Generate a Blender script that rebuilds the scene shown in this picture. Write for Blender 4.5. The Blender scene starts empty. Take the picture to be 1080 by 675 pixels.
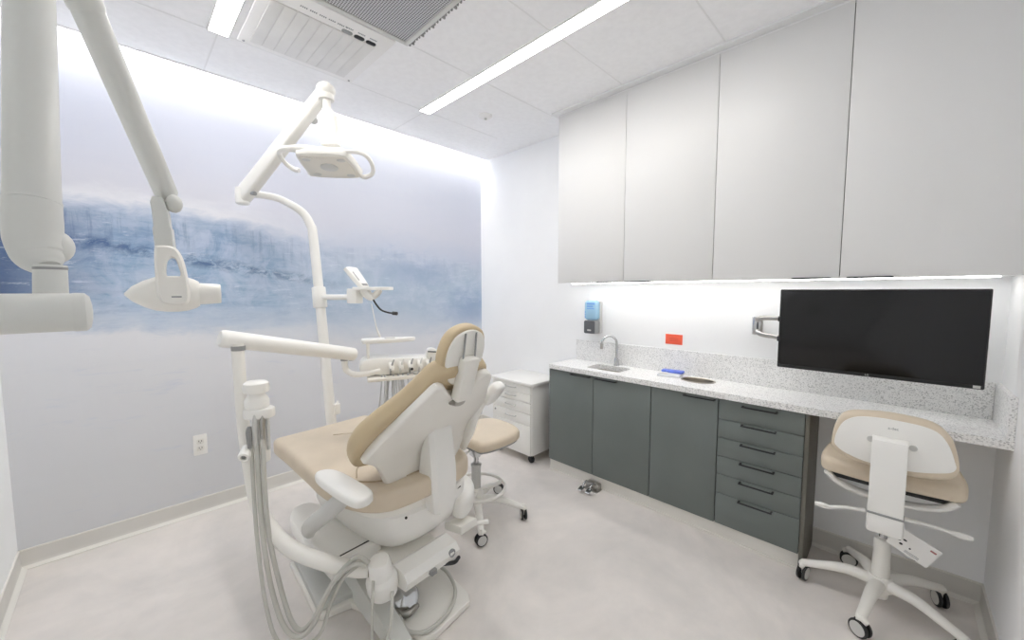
import bpy, bmesh, math, random
from mathutils import Vector, Matrix
random.seed(7)
PI = math.pi
SC = bpy.context.scene
COL = SC.collection
V = Vector

# ------------------------------------------------------------------ materials
def lin(c):
    return tuple(((x/255)/12.92 if x/255 <= .04045 else (((x/255)+.055)/1.055)**2.4) for x in c) + (1.0,)

def mat(name, rgb, rough=.5, metal=0.0, spec=.5, var=0.0, scale=8.0, bump=0.0, bscale=60.0, coat=0.0, emit=None, estr=0.0):
    m = bpy.data.materials.new(name); m.use_nodes = True
    nt = m.node_tree; b = nt.nodes['Principled BSDF']
    b.inputs['Base Color'].default_value = lin(rgb)
    b.inputs['Roughness'].default_value = rough
    b.inputs['Metallic'].default_value = metal
    b.inputs['Specular IOR Level'].default_value = spec
    b.inputs['Coat Weight'].default_value = coat
    tc = nt.nodes.new('ShaderNodeTexCoord')
    if var > 0:
        n = nt.nodes.new('ShaderNodeTexNoise'); n.inputs['Scale'].default_value = scale; n.inputs['Detail'].default_value = 4
        nt.links.new(tc.outputs['Object'], n.inputs['Vector'])
        r = nt.nodes.new('ShaderNodeValToRGB')
        r.color_ramp.elements[0].position = .3; r.color_ramp.elements[1].position = .7
        r.color_ramp.elements[0].color = lin(tuple(max(0, x*(1-var)) for x in rgb))
        r.color_ramp.elements[1].color = lin(tuple(min(255, x*(1+var)) for x in rgb))
        nt.links.new(n.outputs['Fac'], r.inputs['Fac']); nt.links.new(r.outputs['Color'], b.inputs['Base Color'])
    if bump > 0:
        n2 = nt.nodes.new('ShaderNodeTexNoise'); n2.inputs['Scale'].default_value = bscale; n2.inputs['Detail'].default_value = 3
        nt.links.new(tc.outputs['Object'], n2.inputs['Vector'])
        bp = nt.nodes.new('ShaderNodeBump'); bp.inputs['Strength'].default_value = bump; bp.inputs['Distance'].default_value = .002
        nt.links.new(n2.outputs['Fac'], bp.inputs['Height']); nt.links.new(bp.outputs['Normal'], b.inputs['Normal'])
    if emit:
        b.inputs['Emission Color'].default_value = lin(emit); b.inputs['Emission Strength'].default_value = estr
    return m

M = {}
M['wall'] = mat('white_wall_paint', (246, 247, 248), .75, var=.008, scale=2, bump=.05, bscale=180)
M['wall_shade'] = mat('grey_wall_paint', (243, 245, 245), .75, var=.008, scale=2)
M['ceiling'] = mat('ceiling_panel', (247, 247, 248), .9, var=.01, scale=30, bump=.08, bscale=260)
M['grid'] = mat('ceiling_grid', (236, 236, 236), .7)
M['base'] = mat('vinyl_base', (216, 214, 209), .55, var=.015, scale=4)
M['bead'] = mat('base_bead', (232, 230, 224), .45)
M['white'] = mat('white_plastic', (240, 239, 235), .32, var=.006, scale=5, coat=.15)
M['offwhite'] = mat('warm_white_plastic', (239, 237, 231), .34, var=.008, scale=5, coat=.1)
M['xwhite'] = mat('light_grey_enamel', (214, 215, 211), .36, var=.008, scale=5)
M['lightgrey'] = mat('light_grey_plastic', (205, 205, 202), .42, var=.01, scale=6)
M['midgrey'] = mat('mid_grey_plastic', (150, 151, 150), .45)
M['dark'] = mat('dark_rubber', (44, 45, 46), .6)
M['black'] = mat('black_plastic', (20, 20, 22), .4)
M['tan'] = mat('tan_upholstery', (212, 198, 177), .5, var=.02, scale=7, bump=.06, bscale=220)
M['tan_edge'] = mat('tan_upholstery_side', (199, 180, 147), .5, var=.02, scale=7, bump=.06, bscale=220)
M['seam'] = mat('upholstery_seam', (188, 172, 146), .7)
M['cab_white'] = mat('white_laminate', (225, 225, 224), .42, var=.006, scale=1.5)
M['cab_grey'] = mat('slate_laminate', (109, 116, 114), .42, var=.03, scale=2.5)
M['cab_side'] = mat('dark_taupe_panel', (108, 106, 98), .5, var=.02, scale=3)
M['gap'] = mat('dark_gap', (60, 62, 63), .8)
M['steel'] = mat('brushed_steel', (178, 176, 172), .28, metal=1.0, bump=.05, bscale=300)
M['sinksteel'] = mat('sink_steel', (196, 190, 180), .36, metal=.85)
M['chrome'] = mat('chrome', (205, 206, 208), .12, metal=1.0)
M['handle'] = mat('dark_pull', (40, 42, 44), .4, metal=.3)
M['hose'] = mat('grey_hose', (196, 195, 188), .45)
M['hose2'] = mat('thin_grey_hose', (196, 199, 204), .45)
M['screen'] = mat('dark_glossy_screen', (10, 11, 14), .16, spec=.5, var=.1, scale=3)
M['bezel'] = mat('dark_bezel', (26, 27, 28), .35)
M['text_grey'] = mat('grey_print', (150, 152, 154), .6)
M['text_dark'] = mat('dark_print', (52, 54, 58), .6)
M['text_red'] = mat('pale_red_print', (176, 120, 118), .6)
M['orange'] = mat('orange_card', (247, 104, 74), .55, var=.02, scale=40)
M['card_print'] = mat('orange_card_print', (224, 82, 62), .6)
M['blue'] = mat('blue_wrap', (92, 118, 214), .35, var=.1, scale=60)
M['card'] = mat('white_card', (238, 237, 234), .6)
M['lens'] = mat('lamp_lens', (232, 228, 219), .25)
M['filter'] = mat('grey_perforated', (120, 122, 125), .6)
M['louver'] = mat('louvre_grey', (226, 225, 223), .6, var=.02, scale=6)
M['frame_white'] = mat('cassette_white', (240, 239, 238), .5)

def glass(name, rgb, rough=.08, alpha_mix=.55):
    m = bpy.data.materials.new(name); m.use_nodes = True
    nt = m.node_tree; b = nt.nodes['Principled BSDF']
    b.inputs['Base Color'].default_value = lin(rgb); b.inputs['Roughness'].default_value = rough
    b.inputs['Transmission Weight'].default_value = alpha_mix; b.inputs['IOR'].default_value = 1.2
    return m
M['dispenser_print'] = mat('dispenser_print', (112, 158, 214), .5)
M['dispenser_grey'] = mat('dispenser_grey', (92, 95, 100), .4)
M['clearwrap'] = glass('clear_wrap', (248, 249, 251), .3, .35)
M['blue_clear'] = glass('translucent_blue', (186, 226, 252), .2, .3)

def emissive(name, rgb, s):
    m = bpy.data.materials.new(name); m.use_nodes = True
    nt = m.node_tree
    for n in list(nt.nodes): nt.nodes.remove(n)
    e = nt.nodes.new('ShaderNodeEmission'); o = nt.nodes.new('ShaderNodeOutputMaterial')
    e.inputs['Color'].default_value = lin(rgb); e.inputs['Strength'].default_value = s
    nt.links.new(e.outputs[0], o.inputs['Surface'])
    return m
M['lamp'] = emissive('linear_lamp', (255, 252, 248), 20.0)
M['cove'] = emissive('cove_strip', (255, 253, 249), 11.5)
M['under'] = emissive('under_cabinet_strip', (255, 253, 250), 10.0)

def nodes(m): return m.node_tree.nodes, m.node_tree.links

def floor_mat():
    m = mat('poured_floor', (208, 205, 201), .42, spec=.4)
    N, L = nodes(m); b = N['Principled BSDF']
    tc = N.new('ShaderNodeTexCoord')
    n1 = N.new('ShaderNodeTexNoise'); n1.inputs['Scale'].default_value = 1.6; n1.inputs['Detail'].default_value = 6; n1.inputs['Roughness'].default_value = .62; n1.inputs['Distortion'].default_value = .6
    n2 = N.new('ShaderNodeTexNoise'); n2.inputs['Scale'].default_value = 9; n2.inputs['Detail'].default_value = 5
    L.new(tc.outputs['Object'], n1.inputs['Vector']); L.new(tc.outputs['Object'], n2.inputs['Vector'])
    mx = N.new('ShaderNodeMath'); mx.operation = 'MULTIPLY_ADD'; mx.inputs[1].default_value = .25
    L.new(n2.outputs['Fac'], mx.inputs[0]); L.new(n1.outputs['Fac'], mx.inputs[2])
    r = N.new('ShaderNodeValToRGB'); e = r.color_ramp.elements
    e[0].position = .42; e[0].color = lin((212, 208, 204)); e[1].position = .8; e[1].color = lin((234, 228, 223))
    L.new(mx.outputs[0], r.inputs['Fac']); L.new(r.outputs['Color'], b.inputs['Base Color'])
    rr = N.new('ShaderNodeMapRange'); rr.inputs['To Min'].default_value = .3; rr.inputs['To Max'].default_value = .55
    L.new(n1.outputs['Fac'], rr.inputs['Value']); L.new(rr.outputs['Result'], b.inputs['Roughness'])
    return m
M['floor'] = floor_mat()

def granite(name, base, spots, dark):
    m = mat(name, base, .3, spec=.5)
    N, L = nodes(m); b = N['Principled BSDF']; tc = N.new('ShaderNodeTexCoord')
    v1 = N.new('ShaderNodeTexVoronoi'); v1.inputs['Scale'].default_value = 230
    n1 = N.new('ShaderNodeTexNoise'); n1.inputs['Scale'].default_value = 190; n1.inputs['Detail'].default_value = 2
    L.new(tc.outputs['Object'], v1.inputs['Vector']); L.new(tc.outputs['Object'], n1.inputs['Vector'])
    r = N.new('ShaderNodeValToRGB'); r.color_ramp.interpolation = 'LINEAR'; e = r.color_ramp.elements
    e[0].position = .05; e[0].color = lin(dark); e[1].position = .30; e[1].color = lin(spots)
    x = e.new(.5); x.color = lin(base); x = e.new(1.0); x.color = lin(base)
    sep = N.new('ShaderNodeSeparateColor'); L.new(v1.outputs['Color'], sep.inputs[0])
    L.new(sep.outputs[0], r.inputs['Fac'])
    r2 = N.new('ShaderNodeValToRGB'); e = r2.color_ramp.elements
    e[0].position = .33; e[0].color = (.72, .72, .73, 1); e[1].position = .5; e[1].color = (1, 1, 1, 1)
    L.new(n1.outputs['Fac'], r2.inputs['Fac'])
    mx = N.new('ShaderNodeMix'); mx.data_type = 'RGBA'; mx.blend_type = 'MULTIPLY'; mx.inputs['Factor'].default_value = .4
    L.new(r.outputs['Color'], mx.inputs['A']); L.new(r2.outputs['Color'], mx.inputs['B']); L.new(mx.outputs['Result'], b.inputs['Base Color'])
    return m
M['quartz'] = granite('speckled_quartz', (243, 243, 242), (234, 234, 233), (194, 194, 194))

def mural_mat():
    m = mat('watercolour_mural', (210, 212, 222), .7, spec=.2)
    N, L = nodes(m); b = N['Principled BSDF']; tc = N.new('ShaderNodeTexCoord')
    sep = N.new('ShaderNodeSeparateXYZ'); L.new(tc.outputs['Object'], sep.inputs[0])
    def math_(op, a, bb=None, c=None, clamp=False):
        n = N.new('ShaderNodeMath'); n.operation = op; n.use_clamp = clamp
        for i, x in enumerate((a, bb, c)):
            if x is None: continue
            if isinstance(x, (int, float)): n.inputs[i].default_value = x
            else: L.new(x, n.inputs[i])
        return n.outputs[0]
    def noise(sx, sz, scale, detail=5, rough=.55, dist=0.0, off=0.0):
        mp = N.new('ShaderNodeMapping'); mp.inputs['Scale'].default_value = (sx, 1, sz); mp.inputs['Location'].default_value = (off, 0, off*.7)
        L.new(tc.outputs['Object'], mp.inputs['Vector'])
        n = N.new('ShaderNodeTexNoise'); n.inputs['Scale'].default_value = scale; n.inputs['Detail'].default_value = detail
        n.inputs['Roughness'].default_value = rough; n.inputs['Distortion'].default_value = dist
        L.new(mp.outputs[0], n.inputs['Vector']); return n.outputs['Fac']
    def ramp(fac, stops):
        r = N.new('ShaderNodeValToRGB'); e = r.color_ramp.elements
        e[0].position, e[0].color = stops[0][0], stops[0][1]; e[1].position, e[1].color = stops[-1][0], stops[-1][1]
        for p, c in stops[1:-1]:
            x = e.new(p); x.color = c
        L.new(fac, r.inputs['Fac']); return r.outputs['Color']
    def mix(f, a, bb, bt='MIX'):
        n = N.new('ShaderNodeMix'); n.data_type = 'RGBA'; n.blend_type = bt
        if isinstance(f, (int, float)): n.inputs['Factor'].default_value = f
        else: L.new(f, n.inputs['Factor'])
        for k, x in (('A', a), ('B', bb)):
            if isinstance(x, tuple): n.inputs[k].default_value = x
            else: L.new(x, n.inputs[k])
        return n.outputs['Result']
    x, z = sep.outputs['X'], sep.outputs['Z']
    n_big = noise(.8, 1.4, 1.3, 5, .6, .4)
    n_fine = noise(1.0, 2.2, 5.0, 6, .65, .6, 3.1)
    n_str = noise(.7, 6.0, 3.0, 6, .6, .4, 7.7)        # long horizontal brush strokes
    n_ver = noise(5.0, .7, 3.0, 5, .6, .3, 12.3)       # vertical drips
    # warped height
    zz = math_('ADD', z, math_('MULTIPLY', math_('SUBTRACT', n_big, .5), .34))
    zz = math_('ADD', zz, math_('MULTIPLY', math_('SUBTRACT', n_fine, .5), .16))
    zz = math_('ADD', zz, math_('MULTIPLY', x, .045))      # the bank drops a little to the right
    t = math_('DIVIDE', zz, 2.9)
    W_ = lambda *c: lin(c)
    base = ramp(t, [(0.0, W_(214, 215, 218)), (.14, W_(217, 218, 221)), (.27, W_(221, 222, 226)), (.36, W_(224, 225, 229)), (.425, W_(227, 228, 233)),
                    (.450, W_(200, 210, 224)), (.495, W_(166, 188, 213)), (.56, W_(156, 180, 206)), (.615, W_(150, 171, 199)), (.645, W_(172, 188, 210)),
                    (.672, W_(228, 229, 236)), (.705, W_(214, 215, 225)), (.78, W_(208, 211, 224)), (.86, W_(206, 210, 224)), (1.0, W_(214, 217, 227))])
    right = N.new('ShaderNodeMapRange'); right.inputs['From Min'].default_value = .2; right.inputs['From Max'].default_value = 2.2
    L.new(x, right.inputs['Value'])
    base_r = ramp(t, [(0.0, W_(214, 215, 218)), (.27, W_(221, 222, 226)), (.37, W_(222, 224, 230)), (.43, W_(200, 209, 222)), (.49, W_(178, 195, 214)),
                      (.55, W_(180, 197, 215)), (.60, W_(187, 200, 216)), (.65, W_(198, 205, 221)), (.71, W_(207, 210, 222)), (.78, W_(207, 210, 222)), (.86, W_(206, 210, 222)), (1.0, W_(214, 217, 227))])
    rsel = N.new('ShaderNodeMapRange'); rsel.inputs['From Min'].default_value = .45; rsel.inputs['From Max'].default_value = 1.5
    L.new(math_('ADD', x, math_('MULTIPLY', math_('SUBTRACT', n_big, .5), 1.2)), rsel.inputs['Value'])
    base = mix(rsel.outputs['Result'], base, base_r)
    inband = ramp(t, [(.0, (0, 0, 0, 1)), (.43, (0, 0, 0, 1)), (.50, (1, 1, 1, 1)), (.635, (1, 1, 1, 1)), (.665, (0, 0, 0, 1)), (1.0, (0, 0, 0, 1))])
    leftness = N.new('ShaderNodeMapRange'); leftness.inputs['From Min'].default_value = -.4; leftness.inputs['From Max'].default_value = 1.5
    leftness.inputs['To Min'].default_value = 1.0; leftness.inputs['To Max'].default_value = .12
    L.new(x, leftness.inputs['Value'])
    LR = leftness.outputs['Result']
    # short horizontal brush strokes
    stroke = ramp(noise(1.2, 6.0, 4.5, 8, .72, .5, 7.7), [(.0, (0, 0, 0, 1)), (.47, (0, 0, 0, 1)), (.60, (1, 1, 1, 1)), (1.0, (1, 1, 1, 1))])
    col = mix(math_('MULTIPLY', math_('MULTIPLY', math_('MULTIPLY', inband, LR), stroke), .55, clamp=True), base, lin((98, 132, 174)))
    # mottled wash
    mot = ramp(noise(1.5, 1.5, 4.0, 9, .7, .8, 41.0), [(0, (0, 0, 0, 1)), (.42, (0, 0, 0, 1)), (.62, (1, 1, 1, 1)), (1, (1, 1, 1, 1))])
    col = mix(math_('MULTIPLY', math_('MULTIPLY', mot, inband), .55), col, lin((204, 212, 228)))
    # dark bank at the left end
    leftend = N.new('ShaderNodeMapRange'); leftend.inputs['From Min'].default_value = .0; leftend.inputs['From Max'].default_value = -.42
    L.new(x, leftend.inputs['Value'])
    col = mix(math_('MULTIPLY', math_('MULTIPLY', leftend.outputs['Result'], inband), .85, clamp=True), col, lin((74, 94, 132)))
    # vertical drips along the top of the bank
    drip = ramp(noise(9.0, .9, 3.0, 7, .7, .3, 12.3), [(0, (0, 0, 0, 1)), (.50, (0, 0, 0, 1)), (.64, (1, 1, 1, 1)), (1, (1, 1, 1, 1))])
    topb = ramp(t, [(0, (0, 0, 0, 1)), (.565, (0, 0, 0, 1)), (.61, (1, 1, 1, 1)), (.64, (1, 1, 1, 1)), (.655, (0, 0, 0, 1)), (1, (0, 0, 0, 1))])
    col = mix(math_('MULTIPLY', math_('MULTIPLY', math_('MULTIPLY', topb, drip), LR), .6), col, lin((98, 122, 160)))
    # one dark broken line running down to the right
    ln = math_('ADD', math_('SUBTRACT', math_('ADD', z, math_('MULTIPLY', math_('SUBTRACT', n_fine, .5), .10)), 1.70), math_('MULTIPLY', x, .17))
    lnf = ramp(math_('ABSOLUTE', ln), [(0, (1, 1, 1, 1)), (.012, (.9, .9, .9, 1)), (.05, (0, 0, 0, 1)), (1, (0, 0, 0, 1))])
    brk = ramp(noise(2.5, 4.0, 5.0, 8, .75, .4, 55.0), [(0, (0, 0, 0, 1)), (.42, (0, 0, 0, 1)), (.55, (1, 1, 1, 1)), (1, (1, 1, 1, 1))])
    lend = N.new('ShaderNodeMapRange'); lend.inputs['From Min'].default_value = 1.35; lend.inputs['From Max'].default_value = .7; L.new(x, lend.inputs['Value'])
    col = mix(math_('MULTIPLY', math_('MULTIPLY', math_('MULTIPLY', lnf, brk), lend.outputs['Result']), .8, clamp=True), col, lin((70, 98, 142)))
    # white scrapes of paint across the band
    wh = ramp(noise(1.3, 8.0, 5.0, 9, .75, .6, 21.0), [(0, (0, 0, 0, 1)), (.57, (0, 0, 0, 1)), (.64, (1, 1, 1, 1)), (1, (1, 1, 1, 1))])
    col = mix(math_('MULTIPLY', math_('MULTIPLY', wh, inband), .55), col, lin((216, 223, 235)))
    # faint washes everywhere
    wash = ramp(n_ver, [(0, (.95, .96, .98, 1)), (.5, (1, 1, 1, 1)), (1, (.96, .97, .99, 1))])
    col = mix(.35, col, wash, 'MULTIPLY')
    wash2 = ramp(noise(.5, 2.5, 2.2, 6, .6, .8, 33.0), [(0, (.84, .87, .93, 1)), (.45, (1, 1, 1, 1)), (.6, (1, 1, 1, 1)), (1, (.90, .92, .96, 1))])
    col = mix(.4, col, wash2, 'MULTIPLY')
    sm = ramp(noise(.9, 5.0, 4.0, 7, .6, .5, 63.0), [(0, (0, 0, 0, 1)), (.60, (0, 0, 0, 1)), (.72, (1, 1, 1, 1)), (1, (1, 1, 1, 1))])
    low = ramp(t, [(0, (1, 1, 1, 1)), (.40, (1, 1, 1, 1)), (.44, (0, 0, 0, 1)), (1, (0, 0, 0, 1))])
    col = mix(math_('MULTIPLY', math_('MULTIPLY', sm, low), .35), col, lin((196, 204, 222)))
    # second soft plume low at the right end
    ex = math_('SUBTRACT', x, 2.55); ez = math_('SUBTRACT', zz, 1.38)
    d2 = math_('SQRT', math_('ADD', math_('MULTIPLY', math_('MULTIPLY', ex, ex), .5), math_('MULTIPLY', math_('MULTIPLY', ez, ez), 1.2)))
    p2 = ramp(math_('ADD', d2, math_('MULTIPLY', math_('SUBTRACT', n_fine, .5), .5)), [(0, (1, 1, 1, 1)), (.10, (.8, .8, .8, 1)), (.26, (0, 0, 0, 1)), (1, (0, 0, 0, 1))])
    col = mix(math_('MULTIPLY', p2, .45), col, lin((124, 150, 192)))
    # a soft blue plume at the right hand side
    dx = math_('SUBTRACT', x, 1.95); dz = math_('SUBTRACT', zz, 1.72)
    d = math_('SQRT', math_('ADD', math_('MULTIPLY', math_('MULTIPLY', dx, dx), .35), math_('MULTIPLY', math_('MULTIPLY', dz, dz), 4.0)))
    pl = ramp(math_('ADD', d, math_('MULTIPLY', math_('SUBTRACT', n_fine, .5), .5)), [(0, (1, 1, 1, 1)), (.12, (.8, .8, .8, 1)), (.34, (0, 0, 0, 1)), (1, (0, 0, 0, 1))])
    col = mix(math_('MULTIPLY', pl, .42), col, lin((134, 158, 196)))
    L.new(col, b.inputs['Base Color'])
    return m
M['mural'] = mural_mat()

def perforated():
    m = mat('perforated_metal', (150, 151, 154), .5)
    N, L = nodes(m); b = N['Principled BSDF']; tc = N.new('ShaderNodeTexCoord')
    v = N.new('ShaderNodeTexVoronoi'); v.inputs['Scale'].default_value = 85; v.inputs['Randomness'].default_value = 0.0; v.voronoi_dimensions = '2D'
    L.new(tc.outputs['Object'], v.inputs['Vector'])
    r = N.new('ShaderNodeValToRGB'); e = r.color_ramp.elements
    e[0].position = .30; e[0].color = lin((92, 93, 98)); e[1].position = .42; e[1].color = lin((206, 207, 210))
    L.new(v.outputs['Distance'], r.inputs['Fac']); L.new(r.outputs['Color'], b.inputs['Base Color'])
    return m
M['perf'] = perforated()

# ------------------------------------------------------------------ mesh builder
def frame(origin, xa, ya):
    x = V(xa).normalized(); y = V(ya); z = x.cross(y).normalized(); y = z.cross(x)
    m = Matrix.Identity(4)
    for i in range(3): m[i][0], m[i][1], m[i][2], m[i][3] = x[i], y[i], z[i], origin[i]
    return m

def smooth_closed(pts, n=6):
    out = []; k = len(pts)
    for i in range(k):
        p0, p1, p2, p3 = (V(pts[(i+j-1) % k]) for j in range(4))
        for s in range(n):
            t = s/n
            out.append(.5*((2*p1)+(p2-p0)*t+(2*p0-5*p1+4*p2-p3)*t*t+(3*p1-p0-3*p2+p3)*t**3))
    return out

def smooth_open(pts, n=6):
    pts = [V(p) for p in pts]; P = [pts[0]*2-pts[1]] + pts + [pts[-1]*2-pts[-2]]; out = []
    for i in range(1, len(P)-2):
        p0, p1, p2, p3 = P[i-1:i+3]
        for s in range(n):
            t = s/n
            out.append(.5*((2*p1)+(p2-p0)*t+(2*p0-5*p1+4*p2-p3)*t*t+(3*p1-p0-3*p2+p3)*t**3))
    out.append(pts[-1]); return out

def rrect(x0, y0, x1, y1, r, n=5):
    o = []
    for cx, cy, a in ((x1-r, y0+r, -90), (x1-r, y1-r, 0), (x0+r, y1-r, 90), (x0+r, y0+r, 180)):
        for i in range(n+1):
            t = math.radians(a+90*i/n); o.append(V((cx+r*math.cos(t), cy+r*math.sin(t))))
    return o

class B:
    def __init__(s): s.bm = bmesh.new(); s.mi = 0
    def _faces(s, fs):
        for f in fs: f.material_index = s.mi
    def m(s, i): s.mi = i; return s
    def box(s, lo, hi, bevel=0.0, mtx=None, seg=2):
        lo = V(lo); hi = V(hi); c = (lo+hi)/2; d = hi-lo
        r = bmesh.ops.create_cube(s.bm, size=1.0)
        vs = r['verts']
        for v in vs: v.co = V((v.co.x*d.x, v.co.y*d.y, v.co.z*d.z))+c
        fs = list({f for v in vs for f in v.link_faces}); s._faces(fs)
        if bevel > 0:
            es = list({e for v in vs for e in v.link_edges})
            rb = bmesh.ops.bevel(s.bm, geom=es, offset=min(bevel, min(d)*.49), segments=seg, profile=.5, affect='EDGES')
            vs = list({v for f in rb['faces'] for v in f.verts} | {v for v in vs if v.is_valid})
            s._faces(rb['faces'])
            fs = set(rb['faces'])
            allv = set(vs)
            # take in every connected vertex
            st = list(allv)
            while st:
                q = st.pop()
                for e in q.link_edges:
                    o = e.other_vert(q)
                    if o not in allv: allv.add(o); st.append(o)
            vs = list(allv); s._faces({f for v in vs for f in v.link_faces})
        if mtx is not None:
            for v in vs: v.co = mtx @ v.co
        return s
    def loft(s, rings, cap=True, closed=True):
        R = [[s.bm.verts.new(p) for p in r] for r in rings]; fs = []
        for a, b in zip(R, R[1:]):
            k = len(a)
            for i in range(k if closed else k-1):
                j = (i+1) % k
                fs.append(s.bm.faces.new((a[i], a[j], b[j], b[i])))
        if cap:
            fs.append(s.bm.faces.new(list(reversed(R[0])))); fs.append(s.bm.faces.new(R[-1]))
        s._faces(fs); return s
    def tube(s, pts, r, seg=12, n=6, smooth=True, cap=True, flat=1.0):
        pts = [V(p) for p in pts]
        if isinstance(r, (int, float)): rr = [r]*len(pts)
        else: rr = list(r)
        if smooth and len(pts) > 2:
            P = smooth_open(pts, n); k = len(pts)-1
            rs = [rr[min(int(i/n), k-1)]*(1-(i/n-min(int(i/n), k-1)))+rr[min(int(i/n), k-1)+1]*(i/n-min(int(i/n), k-1)) for i in range(len(P))]
        else: P, rs = pts, rr
        rings = []; up = None
        for i, p in enumerate(P):
            t = (P[min(i+1, len(P)-1)]-P[max(i-1, 0)]).normalized()
            if up is None:
                up = V((0, 0, 1)) if abs(t.z) < .9 else V((1, 0, 0))
            x = up - t*up.dot(t); x.normalize(); up = x; y = t.cross(x)
            rings.append([p+(x*math.cos(2*PI*j/seg)+y*math.sin(2*PI*j/seg)*flat)*rs[i] for j in range(seg)])
        return s.loft(rings, cap)
    def rod(s, a, b, r, seg=16, bevel=0.0):
        a = V(a); b = V(b); t = (b-a).normalized()
        if bevel > 0:
            return s.tube([a, a+t*bevel*.3, a+t*bevel, b-t*bevel, b-t*bevel*.3, b], [r-bevel, r-bevel*.3, r, r, r-bevel*.3, r-bevel], seg, smooth=False)
        return s.tube([a, b], r, seg, smooth=False)
    def lathe(s, prof, origin=(0, 0, 0), axis=(0, 0, 1), seg=28):
        ax = V(axis).normalized(); x = ax.orthogonal().normalized(); y = ax.cross(x); o = V(origin)
        rings = [[o+ax*h+(x*math.cos(2*PI*j/seg)+y*math.sin(2*PI*j/seg))*max(r, 1e-4) for j in range(seg)] for r, h in prof]
        return s.loft(rings, True)
    def prism(s, outline, z0, z1, bevel=0.0, mtx=None, bev2=None):
        """extrude a 2D outline (CCW) along local z with softened rims"""
        o = [V((p[0], p[1])) for p in outline]
        def ring(ins, z):
            return [V((q.x, q.y, z)) for q in inset(o, ins)]
        if bevel > 0:
            c = .3
            prof = [(bevel, z0), (bevel*c, z0+bevel*c), (0, z0+bevel), (0, z1-bevel), (bevel*c, z1-bevel*c), (bevel, z1)]
        else: prof = [(0, z0), (0, z1)]
        rings = [ring(*p) for p in prof]
        if mtx is not None: rings = [[mtx @ p for p in r] for r in rings]
        return s.loft(rings)
    def cushion(s, outline, z0, z1, r, crown=.01, mtx=None, flat_bottom=False, zfun=None):
        o = [V((p[0], p[1])) for p in outline]; c = sum(o, V((0, 0)))/len(o)
        prof = [(r*.45 if not flat_bottom else r*.1, z0)]
        for i in range(1, 4): prof.append((r*.45*(1-math.sin(i/3*PI/2)) if not flat_bottom else 0, z0+r*.5*(1-math.cos(i/3*PI/2))))
        for i in range(0, 6):
            a = i/5*PI/2; prof.append((r*(1-math.cos(a)), z1-r+r*math.sin(a)))
        rings = [[V((q.x, q.y, z)) for q in inset(o, ins)] for ins, z in prof]
        last = rings[-1]
        for k, hz in ((.8, .5), (.55, .85), (.3, 1.0), (.1, 1.05)):
            rings.append([V((c.x+(p.x-c.x)*k, c.y+(p.y-c.y)*k, z1+crown*hz)) for p in last])
        if zfun: rings = [[V((p.x, p.y, p.z+zfun(p.x, p.y))) for p in rg] for rg in rings]
        if mtx is not None: rings = [[mtx @ p for p in rg] for rg in rings]
        return s.loft(rings)
    def ball(s, c, r, sx=1, sy=1, sz=1, mtx=None):
        q = bmesh.ops.create_uvsphere(s.bm, u_segments=20, v_segments=12, radius=r)
        for v in q['verts']:
            p = V((v.co.x*sx, v.co.y*sy, v.co.z*sz)); v.co = (mtx.to_3x3() @ p if mtx is not None else p)+V(c)
        s._faces({f for v in q['verts'] for f in v.link_faces}); return s

def inset(o, d):
    if abs(d) < 1e-9: return list(o)
    k = len(o); out = []
    if sum(o[i-1].x*o[i].y-o[i].x*o[i-1].y for i in range(k)) < 0: d = -d
    for i in range(k):
        a = (o[i]-o[i-1]); b = (o[(i+1) % k]-o[i])
        if a.length < 1e-9: a = b
        if b.length < 1e-9: b = a
        na = V((-a.y, a.x)).normalized(); nb = V((-b.y, b.x)).normalized(); n = na+nb
        if n.length < 1e-6: n = na
        n.normalize(); c = max(.5, n.dot(na)); out.append(o[i]+n*(d/c))
    return out

def obj(name, b, mats, parent=None, angle=38):
    bm = b.bm
    bmesh.ops.recalc_face_normals(bm, faces=bm.faces[:])
    me = bpy.data.meshes.new(name); 
    root = parent
    while root is not None and root.parent is not None: root = root.parent
    if root is not None and root.get('world_built'):
        for v in bm.verts: v.co -= root.location
    bm.to_mesh(me); bm.free()
    for m in (mats if isinstance(mats, (list, tuple)) else [mats]): me.materials.append(M[m])
    for p in me.polygons: p.use_smooth = True
    me.set_sharp_from_angle(angle=math.radians(angle))
    o = bpy.data.objects.new(name, me); COL.objects.link(o)
    if parent is not None: o.parent = parent
    return o

def thing(name, label, cat, loc=(0, 0, 0), rotz=0.0, group=None, world=False):
    o = bpy.data.objects.new(name, None); o.empty_display_size = .1; COL.objects.link(o)
    o.location = loc; o.rotation_euler = (0, 0, rotz); o['label'] = label; o['category'] = cat
    if world: o['world_built'] = 1
    if group: o['group'] = group
    return o

def tag(o, label, cat, group=None):
    o['label'] = label; o['category'] = cat
    if group: o['group'] = group
    return o

def struct(name, b, m, parent=None):
    o = obj(name, b, m, parent, 30)
    if parent is None: o['kind'] = 'structure'
    return o

def centre_origin(o):
    """put a single-mesh thing's origin at the middle of its base"""
    me = o.data; xs = [v.co for v in me.vertices]
    c = V(((min(v.x for v in xs)+max(v.x for v in xs))/2, (min(v.y for v in xs)+max(v.y for v in xs))/2, min(v.z for v in xs)))
    me.transform(Matrix.Translation(-c)); o.location = c; return o

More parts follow.
